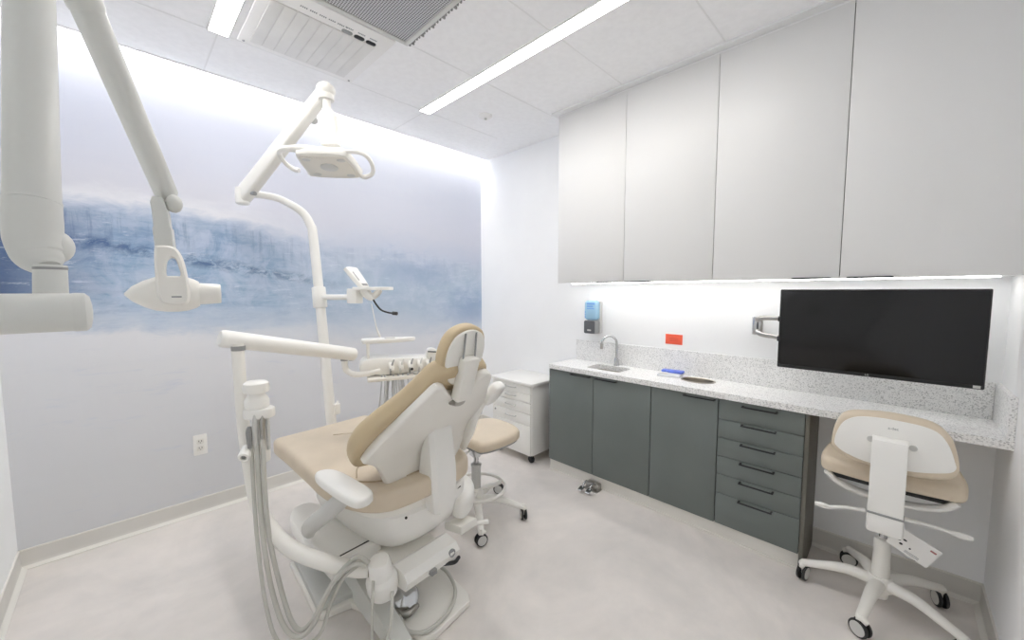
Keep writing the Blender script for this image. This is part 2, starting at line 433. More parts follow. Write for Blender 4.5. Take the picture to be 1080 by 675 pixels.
def text_mesh(name, body, size, mtx, m, parent, extrude=.0006):
    cu = bpy.data.curves.new(name, 'FONT'); cu.body = body; cu.size = size; cu.extrude = extrude; cu.align_x = 'CENTER'; cu.align_y = 'CENTER'
    t = bpy.data.objects.new(name, cu); COL.objects.link(t)
    dg = bpy.context.evaluated_depsgraph_get(); me = bpy.data.meshes.new_from_object(t.evaluated_get(dg))
    bpy.data.objects.remove(t); bpy.data.curves.remove(cu)
    me.transform(mtx)
    root = parent
    while root is not None and root.parent is not None: root = root.parent
    if root is not None and root.get('world_built'): me.transform(Matrix.Translation(-root.location))
    me.materials.clear(); me.materials.append(M[m])
    o = bpy.data.objects.new(name, me); COL.objects.link(o); o.parent = parent
    return o

# ------------------------------------------------------------------ room
XL, XR, YN, YM, ZC = -.444, 2.723, -.338, 3.171, 2.776
GAP = .104
ZT = 2.93          # top of the light cove
b = B(); b.box((XL-.1, YN-.1, -.1), (XR+.1, YM+.1, 0)); struct('floor', b, 'floor')
b = B(); b.box((XL-.1, YM, 0), (XR+.1, YM+.1, ZT)); struct('wall_back', b, 'mural')
b = B(); b.box((XR, YN-.1, 0), (XR+.1, YM, ZT)); struct('wall_right', b, 'wall')
b = B(); b.box((XL-.1, YN-.1, 0), (XL, YM, ZT)); struct('wall_left', b, 'wall_shade')
b = B(); b.box((XL, YN-.1, 0), (XR, YN, ZT)); struct('wall_front', b, 'wall')
b = B(); b.box((XL-.1, YN-.1, ZC), (XR+.1, YM-GAP, ZC+.03)); struct('ceiling', b, 'ceiling')
b = B(); b.box((XL-.1, YM-GAP-.12, ZT), (XR+.1, YM+.1, ZT+.03)); b.box((XL-.1, YM-GAP-.12, ZC+.03), (XR+.1, YM-GAP-.10, ZT)); struct('trim_1', b, 'ceiling')
# ceiling grid bars (flush T bars, nearly the colour of the panels)
b = B()
for y in (2.57, 1.955, 1.345, .735, .125): b.box((XL, y-.004, ZC-.0012), (2.40, y+.004, ZC+.001), 0)
for x in (.4275, 1.671): b.box((x-.004, YN, ZC-.0012), (x+.004, YM-GAP, ZC+.001), 0)
b.box((XL, YM-GAP-.012, ZC-.004), (XR, YM-GAP, ZC+.03))
struct('trim_2', b, 'grid')
b = B(); b.box((2.36, YN, ZC-.014), (XR, 1.93, ZC)); struct('trim_3', b, 'grid')

# vinyl cove base: a flat strip with a bright bead on top and a coved toe
def baseboard(name, p0, p1, inward):
    p0 = V(p0); p1 = V(p1); n = V(inward)
    prof = [(0, .101), (.004, .101), (.006, .098), (.006, .030), (.009, .014), (.016, .005), (.026, .0015), (0, .0015)]
    bb = B(); bb.loft([[p+n*d+V((0, 0, z)) for d, z in prof] for p in (p0, p1)])
    o = struct(name, bb, 'base')
    b2 = B(); b2.loft([[p+n*d+V((0, 0, z)) for d, z in ((0, .1025), (.007, .1025), (.007, .0955), (0, .0955))] for p in (p0, p1)])
    b2.loft([[p+n*d+V((0, 0, z)) for d, z in ((.0105, .016), (.017, .0075), (.029, .004), (.029, .0005), (.006, .0005))] for p in (p0, p1)])
    obj('bead', b2, 'bead', o); return o
baseboard('baseboard_back', (XL, YM, 0), (XR, YM, 0), (0, -1, 0))
baseboard('baseboard_left', (XL, YN, 0), (XL, YM, 0), (1, 0, 0))
baseboard('baseboard_front', (XL, YN, 0), (XR, YN, 0), (0, 1, 0))
baseboard('baseboard_right', (XR, YN, 0), (XR, .29, 0), (-1, 0, 0))
baseboard('baseboard_right', (XR, 2.0, 0), (XR, YM, 0), (-1, 0, 0))

# ------------------------------------------------------------------ lamps of the room
def linear_light(x0, x1, y0, y1, label):
    t = thing('ceiling_light', label, 'ceiling light', ((x0+x1)/2, (y0+y1)/2, ZC-.004), world=True, group='linear ceiling lights')
    f = B()
    for lo, hi in (((x0-.008, y0-.008), (x0, y1+.008)), ((x1, y0-.008), (x1+.008, y1+.008)), ((x0, y0-.008), (x1, y0)), ((x0, y1), (x1, y1+.008))):
        f.box((lo[0], lo[1], ZC-.006), (hi[0], hi[1], ZC))
    obj('housing', f, 'frame_white', t)
    d = B(); d.box((x0, y0, ZC-.005), (x1, y1, ZC-.001)); obj('diffuser', d, 'lamp', t)
    return t
linear_light(.387, .470, 1.35, 2.565, 'bright linear ceiling light on the left, beside the ceiling cassette')
linear_light(1.632, 1.712, .55, 2.580, 'long bright linear ceiling light running between the grille and the upper cabinets')
b = B(); b.box((XL+.02, YM-GAP-.02, ZT-.03), (XR-.02, YM-.03, ZT-.012), .004)
tag(centre_origin(obj('cove_light', b, 'cove')), 'glowing cove light strip hidden along the top of the mural wall', 'light strip')
b = B(); b.box((2.545, YN+.05, 1.4985), (2.575, 1.86, 1.5039), .001)
tag(centre_origin(obj('under_cabinet_light', b, 'under')), 'slim light strip under the white upper cabinets', 'light strip')

# ------------------------------------------------------------------ ceiling cassette, grille, detector
t = thing('ceiling_cassette', 'white ceiling air conditioner panel with pale louvre and three oval lights', 'air conditioner', (.8, 2.2, ZC-.02), world=True)
b = B(); b.prism(rrect(.505, 1.972, 1.11, 2.548, .012), ZC-.012, ZC, .004); obj('panel_frame', b, 'frame_white', t)
b = B()
for i in range(9):
    x = .552+i*.0549
    b.box((x, 2.085, ZC-.019), (x+.0545, 2.505, ZC-.011), .003)
obj('louver', b, 'louver', t)
for i, (x, c) in enumerate(((.889, 'midgrey'), (.952, 'text_dark'), (1.015, 'black'))):
    b = B(); b.prism(rrect(x-.027, 2.058, x+.027, 2.086, .0135), ZC-.016, ZC-.011, .002)
    o = obj('indicator_window', b, c, t); o['label'] = ('grey oval window', 'dark grey oval window', 'black oval window')[i]
b = B()
random.seed(3)
for k in range(26):
    x = .66+k*.0085
    if k % 5 == 4: continue
    b.box((x, 2.036, ZC-.0135), (x+.005, 2.044, ZC-.0118))
for k in range(3):
    for j in range(5): b.box((.868+k*.063+j*.008, 2.034, ZC-.0135), (.873+k*.063+j*.008, 2.041, ZC-.0118))
obj('print', b, 'text_grey', t)
for x, y in ((.53, 2.527), (1.085, 2.527)):
    b = B(); b.lathe([(.006, 0), (.006, .003), (.003, .004)], (x, y, ZC-.012), (0, 0, -1), 12); obj('screw', b, 'midgrey', t)
t = thing('ceiling_grille', 'dark grey perforated square return air grille in the ceiling', 'air grille', (.85, 1.6, ZC-.02), world=True)
x0, x1, y0, y1 = .56, 1.165, 1.345, 1.955
b = B(); b.box((x0+.022, y0+.022, ZC-.010), (x1-.022, y1-.022, ZC-.004)); obj('perforated_panel', b, 'perf', t)
b = B()
for lo, hi in (((x0, y0), (x0+.024, y1)), ((x1-.024, y0), (x1, y1)), ((x0+.024, y0), (x1-.024, y0+.024)), ((x0+.024, y1-.024), (x1-.024, y1))):
    b.box((lo[0], lo[1], ZC-.017), (hi[0], hi[1], ZC), .003)
obj('grille_frame', b, 'lightgrey', t)
b = B()
for k in range(26):
    b.box((x1-.001, y0+.01+k*.0235, ZC-.013), (x1+.014+(k % 4 == 0)*.008, y0+.017+k*.0235, ZC-.0002))
obj('edge_clip', b, 'midgrey', t)
t = thing('smoke_detector', 'small round white detector on the ceiling near the right wall', 'detector', (2.035, 2.31, ZC), world=True)
b = B(); b.lathe([(.052, 0), (.052, .006), (.04, .016), (.022, .020), (.001, .021)], (2.035, 2.31, ZC), (0, 0, -1)); obj('cover', b, 'frame_white', t)
b = B(); b.lathe([(.010, 0), (.010, .010), (.005, .012)], (2.035, 2.31, ZC-.019), (0, 0, -1)); obj('sensor', b, 'lightgrey', t)

# wall outlet
t = thing('wall_outlet', 'white double power outlet low on the mural wall', 'outlet', (.315, YM, .38), world=True)
fr = frame((.316, YM, .452), (1, 0, 0), (0, 0, 1))
b = B(); b.prism(rrect(-.036, -.066, .036, .066, .006), 0, .007, .002, fr); obj('cover_plate', b, 'white', t)
for dz in (.022, -.022):
    b = B(); b.prism(rrect(-.019, dz-.016, .019, dz+.016, .008), .006, .0095, .001, fr)
    o = obj('socket', b, 'bead', t)
    b = B()
    for dx in (-.007, .007): b.box((dx-.0015, dz-.002, .0095), (dx+.0015, dz+.008, .0100), 0, fr)
    b.box((-.002, dz-.010, .0095), (.002, dz-.006, .0100), 0, fr)
    obj('slot', b, 'dark', o)

# ------------------------------------------------------------------ base cabinets
CF = 2.385          # front plane of the base cabinets
CT = .870; CTB = .834; TOE = .093
def pull(y0, y1, z, x=CF, bar=.0038, parent=None, drop=.0):
    h = B()
    h.box((x-.030, y0, z-bar), (x-.022, y1, z+bar), .002)
    for y in (y0, y1-.010): h.box((x-.026, y, z-bar), (x+.001, y+.010, z+bar), .0015)
    return obj('handle', h, 'handle', parent)
def base_cabinet(ya, yb, label, doors=(), drawers=(), side=False):
    t = thing('base_cabinet', label, 'cabinet', (2.55, (ya+yb)/2, 0), world=True, group='grey base cabinets')
    c = B(); c.box((CF+.022, ya+.001, TOE), (XR-.004, yb-.001, .66 if not side else CTB-.0005))
    if not side:
        for q0, q1 in (((CF+.022, ya+.001, .66), (CF+.045, yb-.001, CTB-.0005)), ((CF+.045, ya+.001, .66), (XR-.004, ya+.018, CTB-.0005)), ((CF+.045, yb-.018, .66), (XR-.004, yb-.001, CTB-.0005))): c.box(q0, q1)
    obj('body', c, 'gap' if not side else 'cab_side', t)
    if side:
        c = B(); c.box((CF+.004, ya-.018, TOE-.093), (XR-.004, ya, CTB-.0005), .001); obj('side_panel', c, 'cab_side', t)
    for (y0, y1, h0, h1) in doors:
        d = B(); d.box((CF, y0+.002, TOE), (CF+.02, y1-.002, CTB-.004), .0012); o = obj('door', d, 'cab_grey', t)
        pull(h0, h1, .818, parent=o)
    for (z0, z1, hz) in drawers:
        d = B(); d.box((CF, ya+.002, z0+.0015), (CF+.02, yb-.002, z1-.0015), .0012); o = obj('drawer', d, 'cab_grey', t)
        pull(.420, .585, hz, parent=o)
    k = B(); k.box((CF+.026, ya+.0005, 0.0), (CF+.034, yb-.0005, TOE)); obj('toe_kick', k, 'bead', t)
    k = B(); k.box((CF+.019, ya+.0005, 0.0), (CF+.0265, yb-.0005, .012), .003); obj('toe_bead', k, 'bead', t)
    return t
base_cabinet(1.109, 1.958, 'dark grey two-door base cabinet under the square sink', doors=((1.545, 1.956, 1.567, 1.736), (1.110, 1.545, 1.352, 1.519)))
base_cabinet(.706, 1.109, 'dark grey one-door base cabinet under the round counter opening', doors=((.707, 1.108, .721, .898),))
base_cabinet(.304, .706, 'dark grey base cabinet with a stack of six drawers', drawers=((.713, CTB-.004, .811), (.605, .713, .705), (.497, .605, .595), (.391, .497, .488), (.278, .391, .379), (TOE, .278, .270)), side=True)

# worktop with cut-outs for the sink and the oval ring
CFX = 2.366
def cut(o, cutter):
    md = o.modifiers.new('cut', 'BOOLEAN'); md.object = cutter; md.operation = 'DIFFERENCE'; md.solver = 'EXACT'
    dg = bpy.context.evaluated_depsgraph_get(); dg.update(); me = bpy.data.meshes.new_from_object(o.evaluated_get(dg))
    o.modifiers.clear(); old = o.data; o.data = me; bpy.data.meshes.remove(old); bpy.data.objects.remove(cutter)
b = B(); b.box((CFX, YN+.0005, CTB), (XR-.0005, 1.943, CT), .0015); ctop = obj('countertop', b, 'quartz')
SX0, SX1, SY0, SY1 = 2.452, 2.640, 1.375, 1.660
OX, OY, ORX, ORY = 2.585, .893, .078, .098
c = B(); c.prism(rrect(SX0, SY0, SX1, SY1, .03), CTB-.1, CT+.1); cut(ctop, obj('cutter', c, 'quartz'))
c = B(); c.prism([V((OX+ORX*math.cos(2*PI*i/40), OY+ORY*math.sin(2*PI*i/40))) for i in range(40)], CTB-.1, CT+.1); cut(ctop, obj('cutter', c, 'quartz'))
for p in ctop.data.polygons: p.use_smooth = False
tag(ctop, 'long pale speckled stone countertop running along the right wall', 'countertop')
b = B(); b.box((XR-.02, YN+.0205, CT), (XR-.0005, 1.925, 1.036), .0015); o = obj('backsplash', b, 'quartz')
tag(centre_origin(o), 'low speckled stone backsplash along the wall behind the countertop', 'backsplash')
b = B(); b.box((CFX+.01, YN+.0005, CT), (XR-.0005, YN+.02, 1.036), .0015); o = obj('side_splash', b, 'quartz')
tag(centre_origin(o), 'short speckled stone side splash at the right end of the countertop', 'backsplash')

# sink basin
def bowl(outline, ztop, depth, wall=.0015, lip=.008, taper=.12):
    o = [V(p) for p in outline]; c = sum(o, V((0, 0)))/len(o)
    sc = lambda k, z: [V((c.x+(p.x-c.x)*k, c.y+(p.y-c.y)*k, z)) for p in o]
    k0 = 1.0
    rings = [[V((p.x, p.y, ztop)) for p in inset(o, -lip)], [V((p.x, p.y, ztop)) for p in inset(o, .001)], sc(.985, ztop-.006), sc(1-taper*.5, ztop-depth*.75), sc(1-taper, ztop-depth*.95), sc(.75, ztop-depth), sc(.12, ztop-depth-.002)]
    return rings
t = thing('sink', 'square stainless steel sink basin below the gooseneck tap', 'sink', (2.546, 1.52, CTB-.16), world=True)
b = B(); b.loft(bowl(rrect(SX0-.002, SY0-.002, SX1+.002, SY1+.002, .03), CTB-.0005, .15), cap=False); obj('basin', b, 'sinksteel', t)
b = B(); b.lathe([(.001, 0), (.03, 0), (.032, .003), (.024, .004), (.02, .001), (.001, .0012)], (2.546, 1.52, CTB-.154)); obj('drain', b, 'chrome', t)
t = thing('waste_chute', 'oval steel-lined waste opening set into the countertop', 'waste opening', (OX, OY, .70), world=True)
oo = [V((OX+ORX*math.cos(2*PI*i/40), OY+ORY*math.sin(2*PI*i/40))) for i in range(40)]
b = B(); b.loft([[V((p.x, p.y, z)) for p in inset(oo, d)] for d, z in ((.001, .75), (.001, CT+.001), (-.007, CT+.0015), (-.006, CT+.004), (.002, CT+.005), (.005, CT+.002), (.006, .75))], cap=False); obj('ring', b, 'sinksteel', t)
b = B(); b.loft([[V((p.x, p.y, z)) for p in inset(oo, .006)] for z in (.748, .752)]); obj('liner', b, 'sinksteel', t)

# gooseneck tap
t = thing('faucet', 'chrome gooseneck tap standing behind the sink', 'tap', (2.672, 1.525, CT), world=True)
fx, fy = 2.672, 1.525
b = B(); b.lathe([(.024, 0), (.024, .006), (.018, .010), (.016, .05), (.014, .055), (.012, .06)], (fx, fy, CT)); obj('tap_base', b, 'chrome', t)
b = B(); b.tube([(fx, fy, CT+.05), (fx, fy, 1.03), (fx-.004, fy+.006, 1.068), (fx-.028, fy+.03, 1.098), (fx-.06, fy+.058, 1.094), (fx-.08, fy+.076, 1.065), (fx-.083, fy+.08, 1.035)], .009, 14); obj('spout', b, 'chrome', t)
b = B(); b.rod((fx-.083, fy+.08, 1.044), (fx-.084, fy+.081, 1.000), .0125, 16, .003); obj('aerator', b, 'steel', t)

# foot pedal valve on the floor by the toe kick
t = thing('foot_pedal_valve', 'chrome twin foot pedal on the floor against the toe kick', 'foot pedal', (2.34, 1.525, 0), world=True)
b = B(); b.box((2.355, 1.475, 0), (2.403, 1.575, .045), .004); b.rod((2.36, 1.468, .034), (2.36, 1.582, .034), .014, 14, .002); obj('valve_body', b, 'steel', t)
for y in (1.495, 1.555):
    b = B(); b.tube([(2.36, y, .046), (2.325, y, .062), (2.295, y, .05), (2.282, y, .03)], .007, 10)
    b.prism(rrect(-.024, -.018, .024, .018, .005), 0, .008, .002, frame((2.268, y, .024), (1, 0, .25), (0, 1, 0))); obj('pedal', b, 'chrome', t)
b = B(); b.prism(rrect(2.325, 1.465, 2.403, 1.585, .01), 0, .004, .001); obj('mounting_plate', b, 'steel', t)

# packet beside the oval opening
t = thing('supply_packet', 'clear plastic packet with blue wrap lying beside the round counter opening', 'packet', (2.60, 1.078, CT), 0.12)
b = B(); b.cushion(rrect(-.052, -.075, .052, .075, .012), .0005, .018, .008, .004)
obj('wrapper', b, 'clearwrap', t)
b = B(); b.cushion(rrect(-.012, -.082, .048, .058, .01), .0225, .038, .007, .002); obj('blue_roll', b, 'blue', t)
b = B(); b.box((-.045, .01, .0225), (.0, .06, .0245), .001); obj('paper_insert', b, 'card', t)

# soap dispenser
t = thing('soap_dispenser', 'blue and grey wall soap dispenser above the sink', 'soap dispenser', (2.67, 1.745, 1.10), world=True)
fr = frame((XR, 1.745, 1.10), (0, -1, 0), (0, 0, 1))
b = B(); b.prism(rrect(-.058, .0, .058, .265, .018), 0, .03, .004, fr); obj('back_plate', b, 'lightgrey', t)
b = B(); b.prism(rrect(-.056, .112, .056, .268, .026), .026, .092, .016, fr); obj('soap_cartridge', b, 'blue_clear', t)
b = B(); b.prism(rrect(-.055, .004, .055, .110, .014), .026, .096, .010, fr)
o = obj('push_cover', b, 'midgrey', t)
b = B(); b.prism(rrect(-.05, .006, .05, .108, .012), .094, .100, .003, fr); obj('push_panel', b, 'dispenser_grey', o)
b = B(); b.prism(rrect(-.018, .026, .018, .038, .005), .0995, .1015, .0005, fr); obj('emblem', b, 'lightgrey', o)
for z0, z1, x0, x1 in ((.235, .25, -.03, .045), (.215, .228, -.03, .03), (.2, .208, -.03, .04), (.13, .142, -.048, -.04), (.15, .162, -.048, -.04), (.17, .182, -.048, -.04)):
    b = B(); b.prism(rrect(x0, z0, x1, z1, .002), .0918, .0930, 0, fr); obj('print', b, 'dispenser_print', t)

# orange card on the wall
t = thing('wall_card', 'small orange card fixed to the white wall above the backsplash', 'card', (XR-.002, 1.108, 1.07), world=True)
b = B(); b.box((XR-.004, 1.050, 1.070), (XR-.0003, 1.168, 1.140), .0008); obj('card', b, 'orange', t)
for z in (1.112, 1.102, 1.092):
    b = B(); b.box((XR-.0043, 1.078, z), (XR-.0039, 1.142, z+.003)); obj('print', b, 'card_print', t)

# ------------------------------------------------------------------ upper cabinets
UF = 2.406; UZ = 1.504
def upper_cabinet(ya, ym, yb, label, h1, h2):
    t = thing('upper_cabinet', label, 'cabinet', (2.56, (ya+yb)/2, UZ), world=True, group='white upper cabinets')
    c = B(); c.box((UF+.021, ya+.001, UZ), (XR-.0005, yb-.001, ZC-.0145)); obj('body', c, 'cab_white', t)
    c = B(); c.box((UF+.0195, ya+.004, UZ+.012), (UF+.0215, yb-.004, ZC-.03)); obj('reveal', c, 'gap', t)
    for y0, y1, h in ((ya, ym, h2), (ym, yb, h1)):
        d = B(); d.box((UF, y0+.0016, UZ-.001), (UF+.0185, y1-.0016, ZC-.026), .001); o = obj('door', d, 'cab_white', t)
        k = B(); k.box((UF-.009, h[0], UZ-.0034), (UF+.004, h[1], UZ-.0012), .0006); k.box((UF-.009, h[0], UZ-.0034), (UF-.007, h[1], UZ+.004), .0006); obj('handle', k, 'handle', o)
    f = B(); f.box((UF+.004, ya+.001, ZC-.0255), (UF+.02, yb-.001, ZC-.0145)); obj('filler', f, 'grid', t)
    return t
upper_cabinet(.7716, 1.334, 1.894, 'white two-door upper cabinet above the sink', (1.368, 1.541), (1.145, 1.322))
upper_cabinet(YN+.002, .2095, .7716, 'white two-door upper cabinet above the monitor', (.241, .394), (.027, .183))

# ------------------------------------------------------------------ monitor
t = thing('monitor', 'large black flat monitor on a silver wall arm above the countertop', 'monitor', (2.49, .094, 1.036), world=True)
MX = 2.475
fr = frame((MX, .094, 1.2435), (0, -1, 0), (0, 0, 1))
b = B(); b.prism(rrect(-.358, -.2075, .358, .2075, .006), -.028, 0.0, .004, fr); b.prism(rrect(-.22, -.16, .22, .14, .03), -.05, -.026, .01, fr); obj('housing', b, 'bezel', t)
b = B(); b.prism(rrect(-.352, -.189, .352, .2015, .003), -.002, .0008, .0005, fr); obj('screen', b, 'screen', t)
b = B(); b.box((-.352, -.2045, -.001), (.352, -.1915, .0012), .0006, fr); obj('chin', b, 'bezel', t)
text_mesh('logo', 'LG', .012, fr @ Matrix.Translation((.0, -.198, .0014)), 'lightgrey', t)
b = B(); b.box((.326, -.2035, .0008), (.347, -.192, .0018), .0003, fr); obj('sticker', b, 'lightgrey', t)
t = thing('monitor_mount', 'silver folding mount joining the monitor to the wall', 'monitor mount', (2.70, .60, 1.19), world=True)
b = B(); b.prism(rrect(-.022, -.05, .022, .05, .008), 0, .010, .003, frame((XR, .60, 1.236), (0, -1, 0), (0, 0, 1))); obj('wall_plate', b, 'steel', t)
b = B(); b.rod((2.66, .60, 1.185), (2.66, .60, 1.290), .020, 18, .003); b.box((2.66, .582, 1.21), (2.714, .618, 1.265), .006); obj('pivot', b, 'chrome', t)
for z0, z1, zw in ((1.270, 1.287, 1.290), (1.208, 1.190, 1.182)):
    b = B(); b.tube([(2.655, .60, z0), (2.62, .555, z1), (2.575, .44, zw)], [.016, .014, .012], 12, flat=.7); obj('arm', b, 'steel', t)
    b = B(); b.box((2.535, .30, zw-.015), (2.585, .470, zw+.015), .005); obj('arm_sleeve', b, 'bezel', t)
b = B(); b.box((2.5245, .07, 1.19), (2.546, .33, 1.30), .006); b.rod((2.56, .30, 1.165), (2.56, .30, 1.31), .016, 16, .003); obj('screen_bracket', b, 'dark', t)

# ------------------------------------------------------------------ drawer cart
t = thing('drawer_cart', 'white mobile drawer cart on casters beside the grey base cabinets', 'cart', (2.5, 2.33, 0), world=True)
x0, x1, y0, y1 = 2.325, 2.695, 2.095, 2.560
b = B(); b.box((x0+.012, y0, .075), (x1, y1, .665), .003); obj('body', b, 'white', t)
b = B(); b.box((x0-.018, y0-.02, .665), (x1+.012, y1+.018, .690), .006); obj('top', b, 'white', t)
for z0, z1 in ((.595, .660), (.520, .592), (.430, .517), (.330, .427), (.078, .327)):
    b = B(); b.box((x0-.004, y0+.006, z0), (x0+.0135, y1-.006, z1), .002); o = obj('drawer', b, 'white', t)
    if z1-z0 < .2:
        zc = (z0+z1)/2+.006; k = B()
        k.tube([(x0-.004, 2.385, zc), (x0-.020, 2.38, zc), (x0-.022, 2.325, zc-.002), (x0-.020, 2.27, zc), (x0-.004, 2.265, zc)], .005, 10); obj('handle', k, 'lightgrey', o)
    if .3 < z0 < .5:
        k = B(); k.lathe([(.008, 0), (.008, .004), (.003, .005)], (x0-.004, 2.52, z1-.03), (-1, 0, 0), 14); obj('lock', k, 'midgrey', o)
def cart_caster(x, y):
    b = B(); b.rod((x-.012, y, .030), (x+.012, y, .030), .030, 18, .004); b.box((x-.017, y-.012, .03), (x+.017, y+.012, .074), .004); return obj('caster', b, 'dark', t)
for x in (x0+.05, x1-.05):
    for y in (y0+.04, y1-.04): cart_caster(x, y)

# ------------------------------------------------------------------ stools
def caster_bm(p, ang, r=.036, w=.013, gap=.010):
    """twin wheel caster; returns (bracket, wheel) builders"""
    ca, sa = math.cos(ang), math.sin(ang); ax = V((-sa, ca, 0)); c = V((p[0], p[1], r))
    h = B(); h.rod(c+V((0, 0, r*.3)), c+V((0, 0, r+.026)), .011, 14, .002)
    h.tube([c+ax*.006+V((-ca*r*.2, -sa*r*.2, r*.85)), c+V((0, 0, r*1.25)), c+V((ca*r*.7, sa*r*.7, r*.95))], [.012, .016, .010], 10)
    h.rod(c-ax*(gap+.006), c+ax*(gap+.006), .008, 10)
    W = []
    for s in (-1, 1):
        q = c+ax*s*(gap*.5)
        w_ = B(); w_.m(0).lathe([(r*.55, 0), (r*.97, .001), (r, .004), (r, w-.004), (r*.96, w-.001), (r*.80, w)], q, ax*s, 24)
        w_.m(1).lathe([(r*.79, w-.001), (r*.78, w+.0012), (r*.6, w+.0022), (.001, w+.003)], q, ax*s, 24)
        W.append(w_)
    return h, W
def five_star(t, R, a0, zhub, zend, white, hub_r=.035, wr=.036, leg_r=(.026, .022, .016), turn=1.9):
    for k in range(5):
        a = a0+k*2*PI/5; d = V((math.cos(a), math.sin(a), 0))
        b = B(); b.tube([d*.02+V((0, 0, zhub)), d*R*.45+V((0, 0, zhub+.006)), d*R*.85+V((0, 0, zend+.012)), d*R*1.0+V((0, 0, zend)), d*(R+.012)+V((0, 0, zend-.012))], [leg_r[0], leg_r[1], leg_r[2]*1.05, leg_r[2], leg_r[2]*.7], 14, 5, flat=1.15)
        obj('leg', b, white, t)
        h, W = caster_bm(d*R, a+turn, wr)
        o = obj('caster', h, white, t)
        for w_ in W: obj('wheel', w_, ['dark', 'lightgrey'], o)

def stool_seat_outline(w, d, front=.75):
    return smooth_closed([V(p) for p in ((-d*.5, -w*.30), (-d*.46, -w*.46), (-d*.2, -w*.5), (d*.25, -w*.44), (d*.46, -w*.30), (d*.52, 0), (d*.46, w*.30), (d*.25, w*.44), (-d*.2, w*.5), (-d*.46, w*.46), (-d*.5, w*.30), (-d*.53, 0))], 5)

# assistant's round-footring stool behind the dental chair
t = thing('assistant_stool', 'tan-seated stool with white foot ring standing behind the dental chair', 'stool', (1.55, 1.868, 0), 0)
SM = Matrix.Translation((.055, -.035, 0)) @ Matrix.Rotation(math.radians(-6), 4, 'Z')
b = B(); b.cushion(stool_seat_outline(.42, .37), .512, .572, .028, .006, SM); obj('seat', b, 'tan', t)
b = B(); b.prism(stool_seat_outline(.395, .345), .500, .514, .004, SM); b.box((-.09, -.09, .468), (.09, .09, .501), .01); obj('seat_pan', b, 'midgrey', t)
b = B(); b.rod((0, 0, .10), (0, 0, .33), .030, 20, .004); b.rod((0, 0, .33), (0, 0, .345), .034, 20, .003); obj('column', b, 'lightgrey', t)
b = B(); b.rod((0, 0, .345), (0, 0, .47), .016, 18); b.rod((0, 0, .39), (0, 0, .46), .028, 18, .004); b.box((-.035, -.03, .40), (.035, .03, .47), .006); obj('gas_lift', b, 'chrome', t)
b = B()
b.tube([V((.185*math.cos(2*PI*i/36), .185*math.sin(2*PI*i/36), .19)) for i in range(37)], .0105, 10, 2, smooth=False, cap=False)
fr_ = obj('foot_ring', b, 'offwhite', t)
for k in range(3):
    a = math.radians(-20+120*k); s = B(); s.tube([(.02*math.cos(a), .02*math.sin(a), .165), (.10*math.cos(a), .10*math.sin(a), .172), (.185*math.cos(a), .185*math.sin(a), .19)], .010, 10); obj('ring_spoke', s, 'offwhite', fr_)
b = B(); b.lathe([(.030, .085), (.042, .09), (.044, .14), (.034, .185), (.031, .19)], (0, 0, 0)); obj('hub', b, 'offwhite', t)
five_star(t, .305, math.radians(-125), .115, .078, 'offwhite')
b = B(); b.tube([(-.06, -.04, .475), (-.16, -.08, .47), (-.20, -.09, .475)], [.006, .006, .010], 10); obj('lever', b, 'white', t)

# operator's stool with backrest at the desk
t = thing('operator_stool', 'tan and white swivel stool with backrest and hang tag at the desk end', 'stool', (2.385, .0, 0), 0)
def YZ(pts): return [V((y, z)) for y, z in pts]
bx = 2.12-2.385
fb = frame((bx, 0, 0), (0, -1, 0), (0, 0, 1))      # local x = -Y, local y = Z, local z = -X (towards the camera)
backo = [(.18, .800), (.166, .890), (.130, .936), (.05, .953), (-.03, .955), (-.112, .944), (-.156, .907), (-.175, .86), (-.186, .80), (-.183, .768), (-.165, .746), (-.124, .730), (-.063, .722), (.052, .728), (.131, .743), (.172, .770)]
bo = smooth_closed([V((-y, z)) for y, z in backo], 4)
b = B(); b.cushion(list(bo), -.055, .002, .022, -.002, fb); bk = obj('backrest', b, 'tan', t)
bs_ = smooth_closed([V((-y, z)) for y, z in [(.168, .81), (.158, .86), (.138, .900), (.10, .926), (.04, .936), (-.023, .936), (-.09, .930), (-.130, .912), (-.156, .872), (-.172, .82), (-.176, .790), (-.150, .768), (-.062, .746), (.052, .744), (.125, .762), (.160, .785)]], 4)
b = B(); b.prism(bs_, -.012, .005, .003, fb); o = obj('back_shell', b, 'white', bk); o['label'] = 'white plastic shell on the rear of the backrest'
text_mesh('logo', 'a-dec', .014, fb @ Matrix.Translation((.007, .902, .0054)), 'text_grey', bk)
b = B()
for y, z in ((.055, .845), (-.065, .84)): b.lathe([(.012, 0), (.012, .003), (.007, .0035)], (bx-.005, y, z), (-1, 0, 0), 16)
obj('bolt_cover', b, 'lightgrey', bk)
# spine
sp = [(-.053, .868), (.053, .868)]
b = B()
prof = [(.004, .862), (-.030, .868), (-.052, .858), (-.062, .835), (-.066, .70), (-.068, .572), (-.02, .572), (-.028, .72), (.002, .80)]
b.loft([[V((bx+x*1.0, y*k, z)) for x, z in prof] for y, k in ((-.050, 1), (-.052, 1), (.050, 1))], True)
o = obj('back_support', b, 'white', t)
for p in o.data.polygons: pass
b = B(); b.box((bx-.072, -.055, .490), (bx+.06, .052, .570), .012); b.box((bx+.02, -.05, .50), (.09, .05, .56), .01); obj('tilt_housing', b, 'white', t)
b = B(); b.box((bx-.0725, -.0545, .566), (bx-.02, .0515, .5735), .001); obj('seam_line', b, 'midgrey', t)
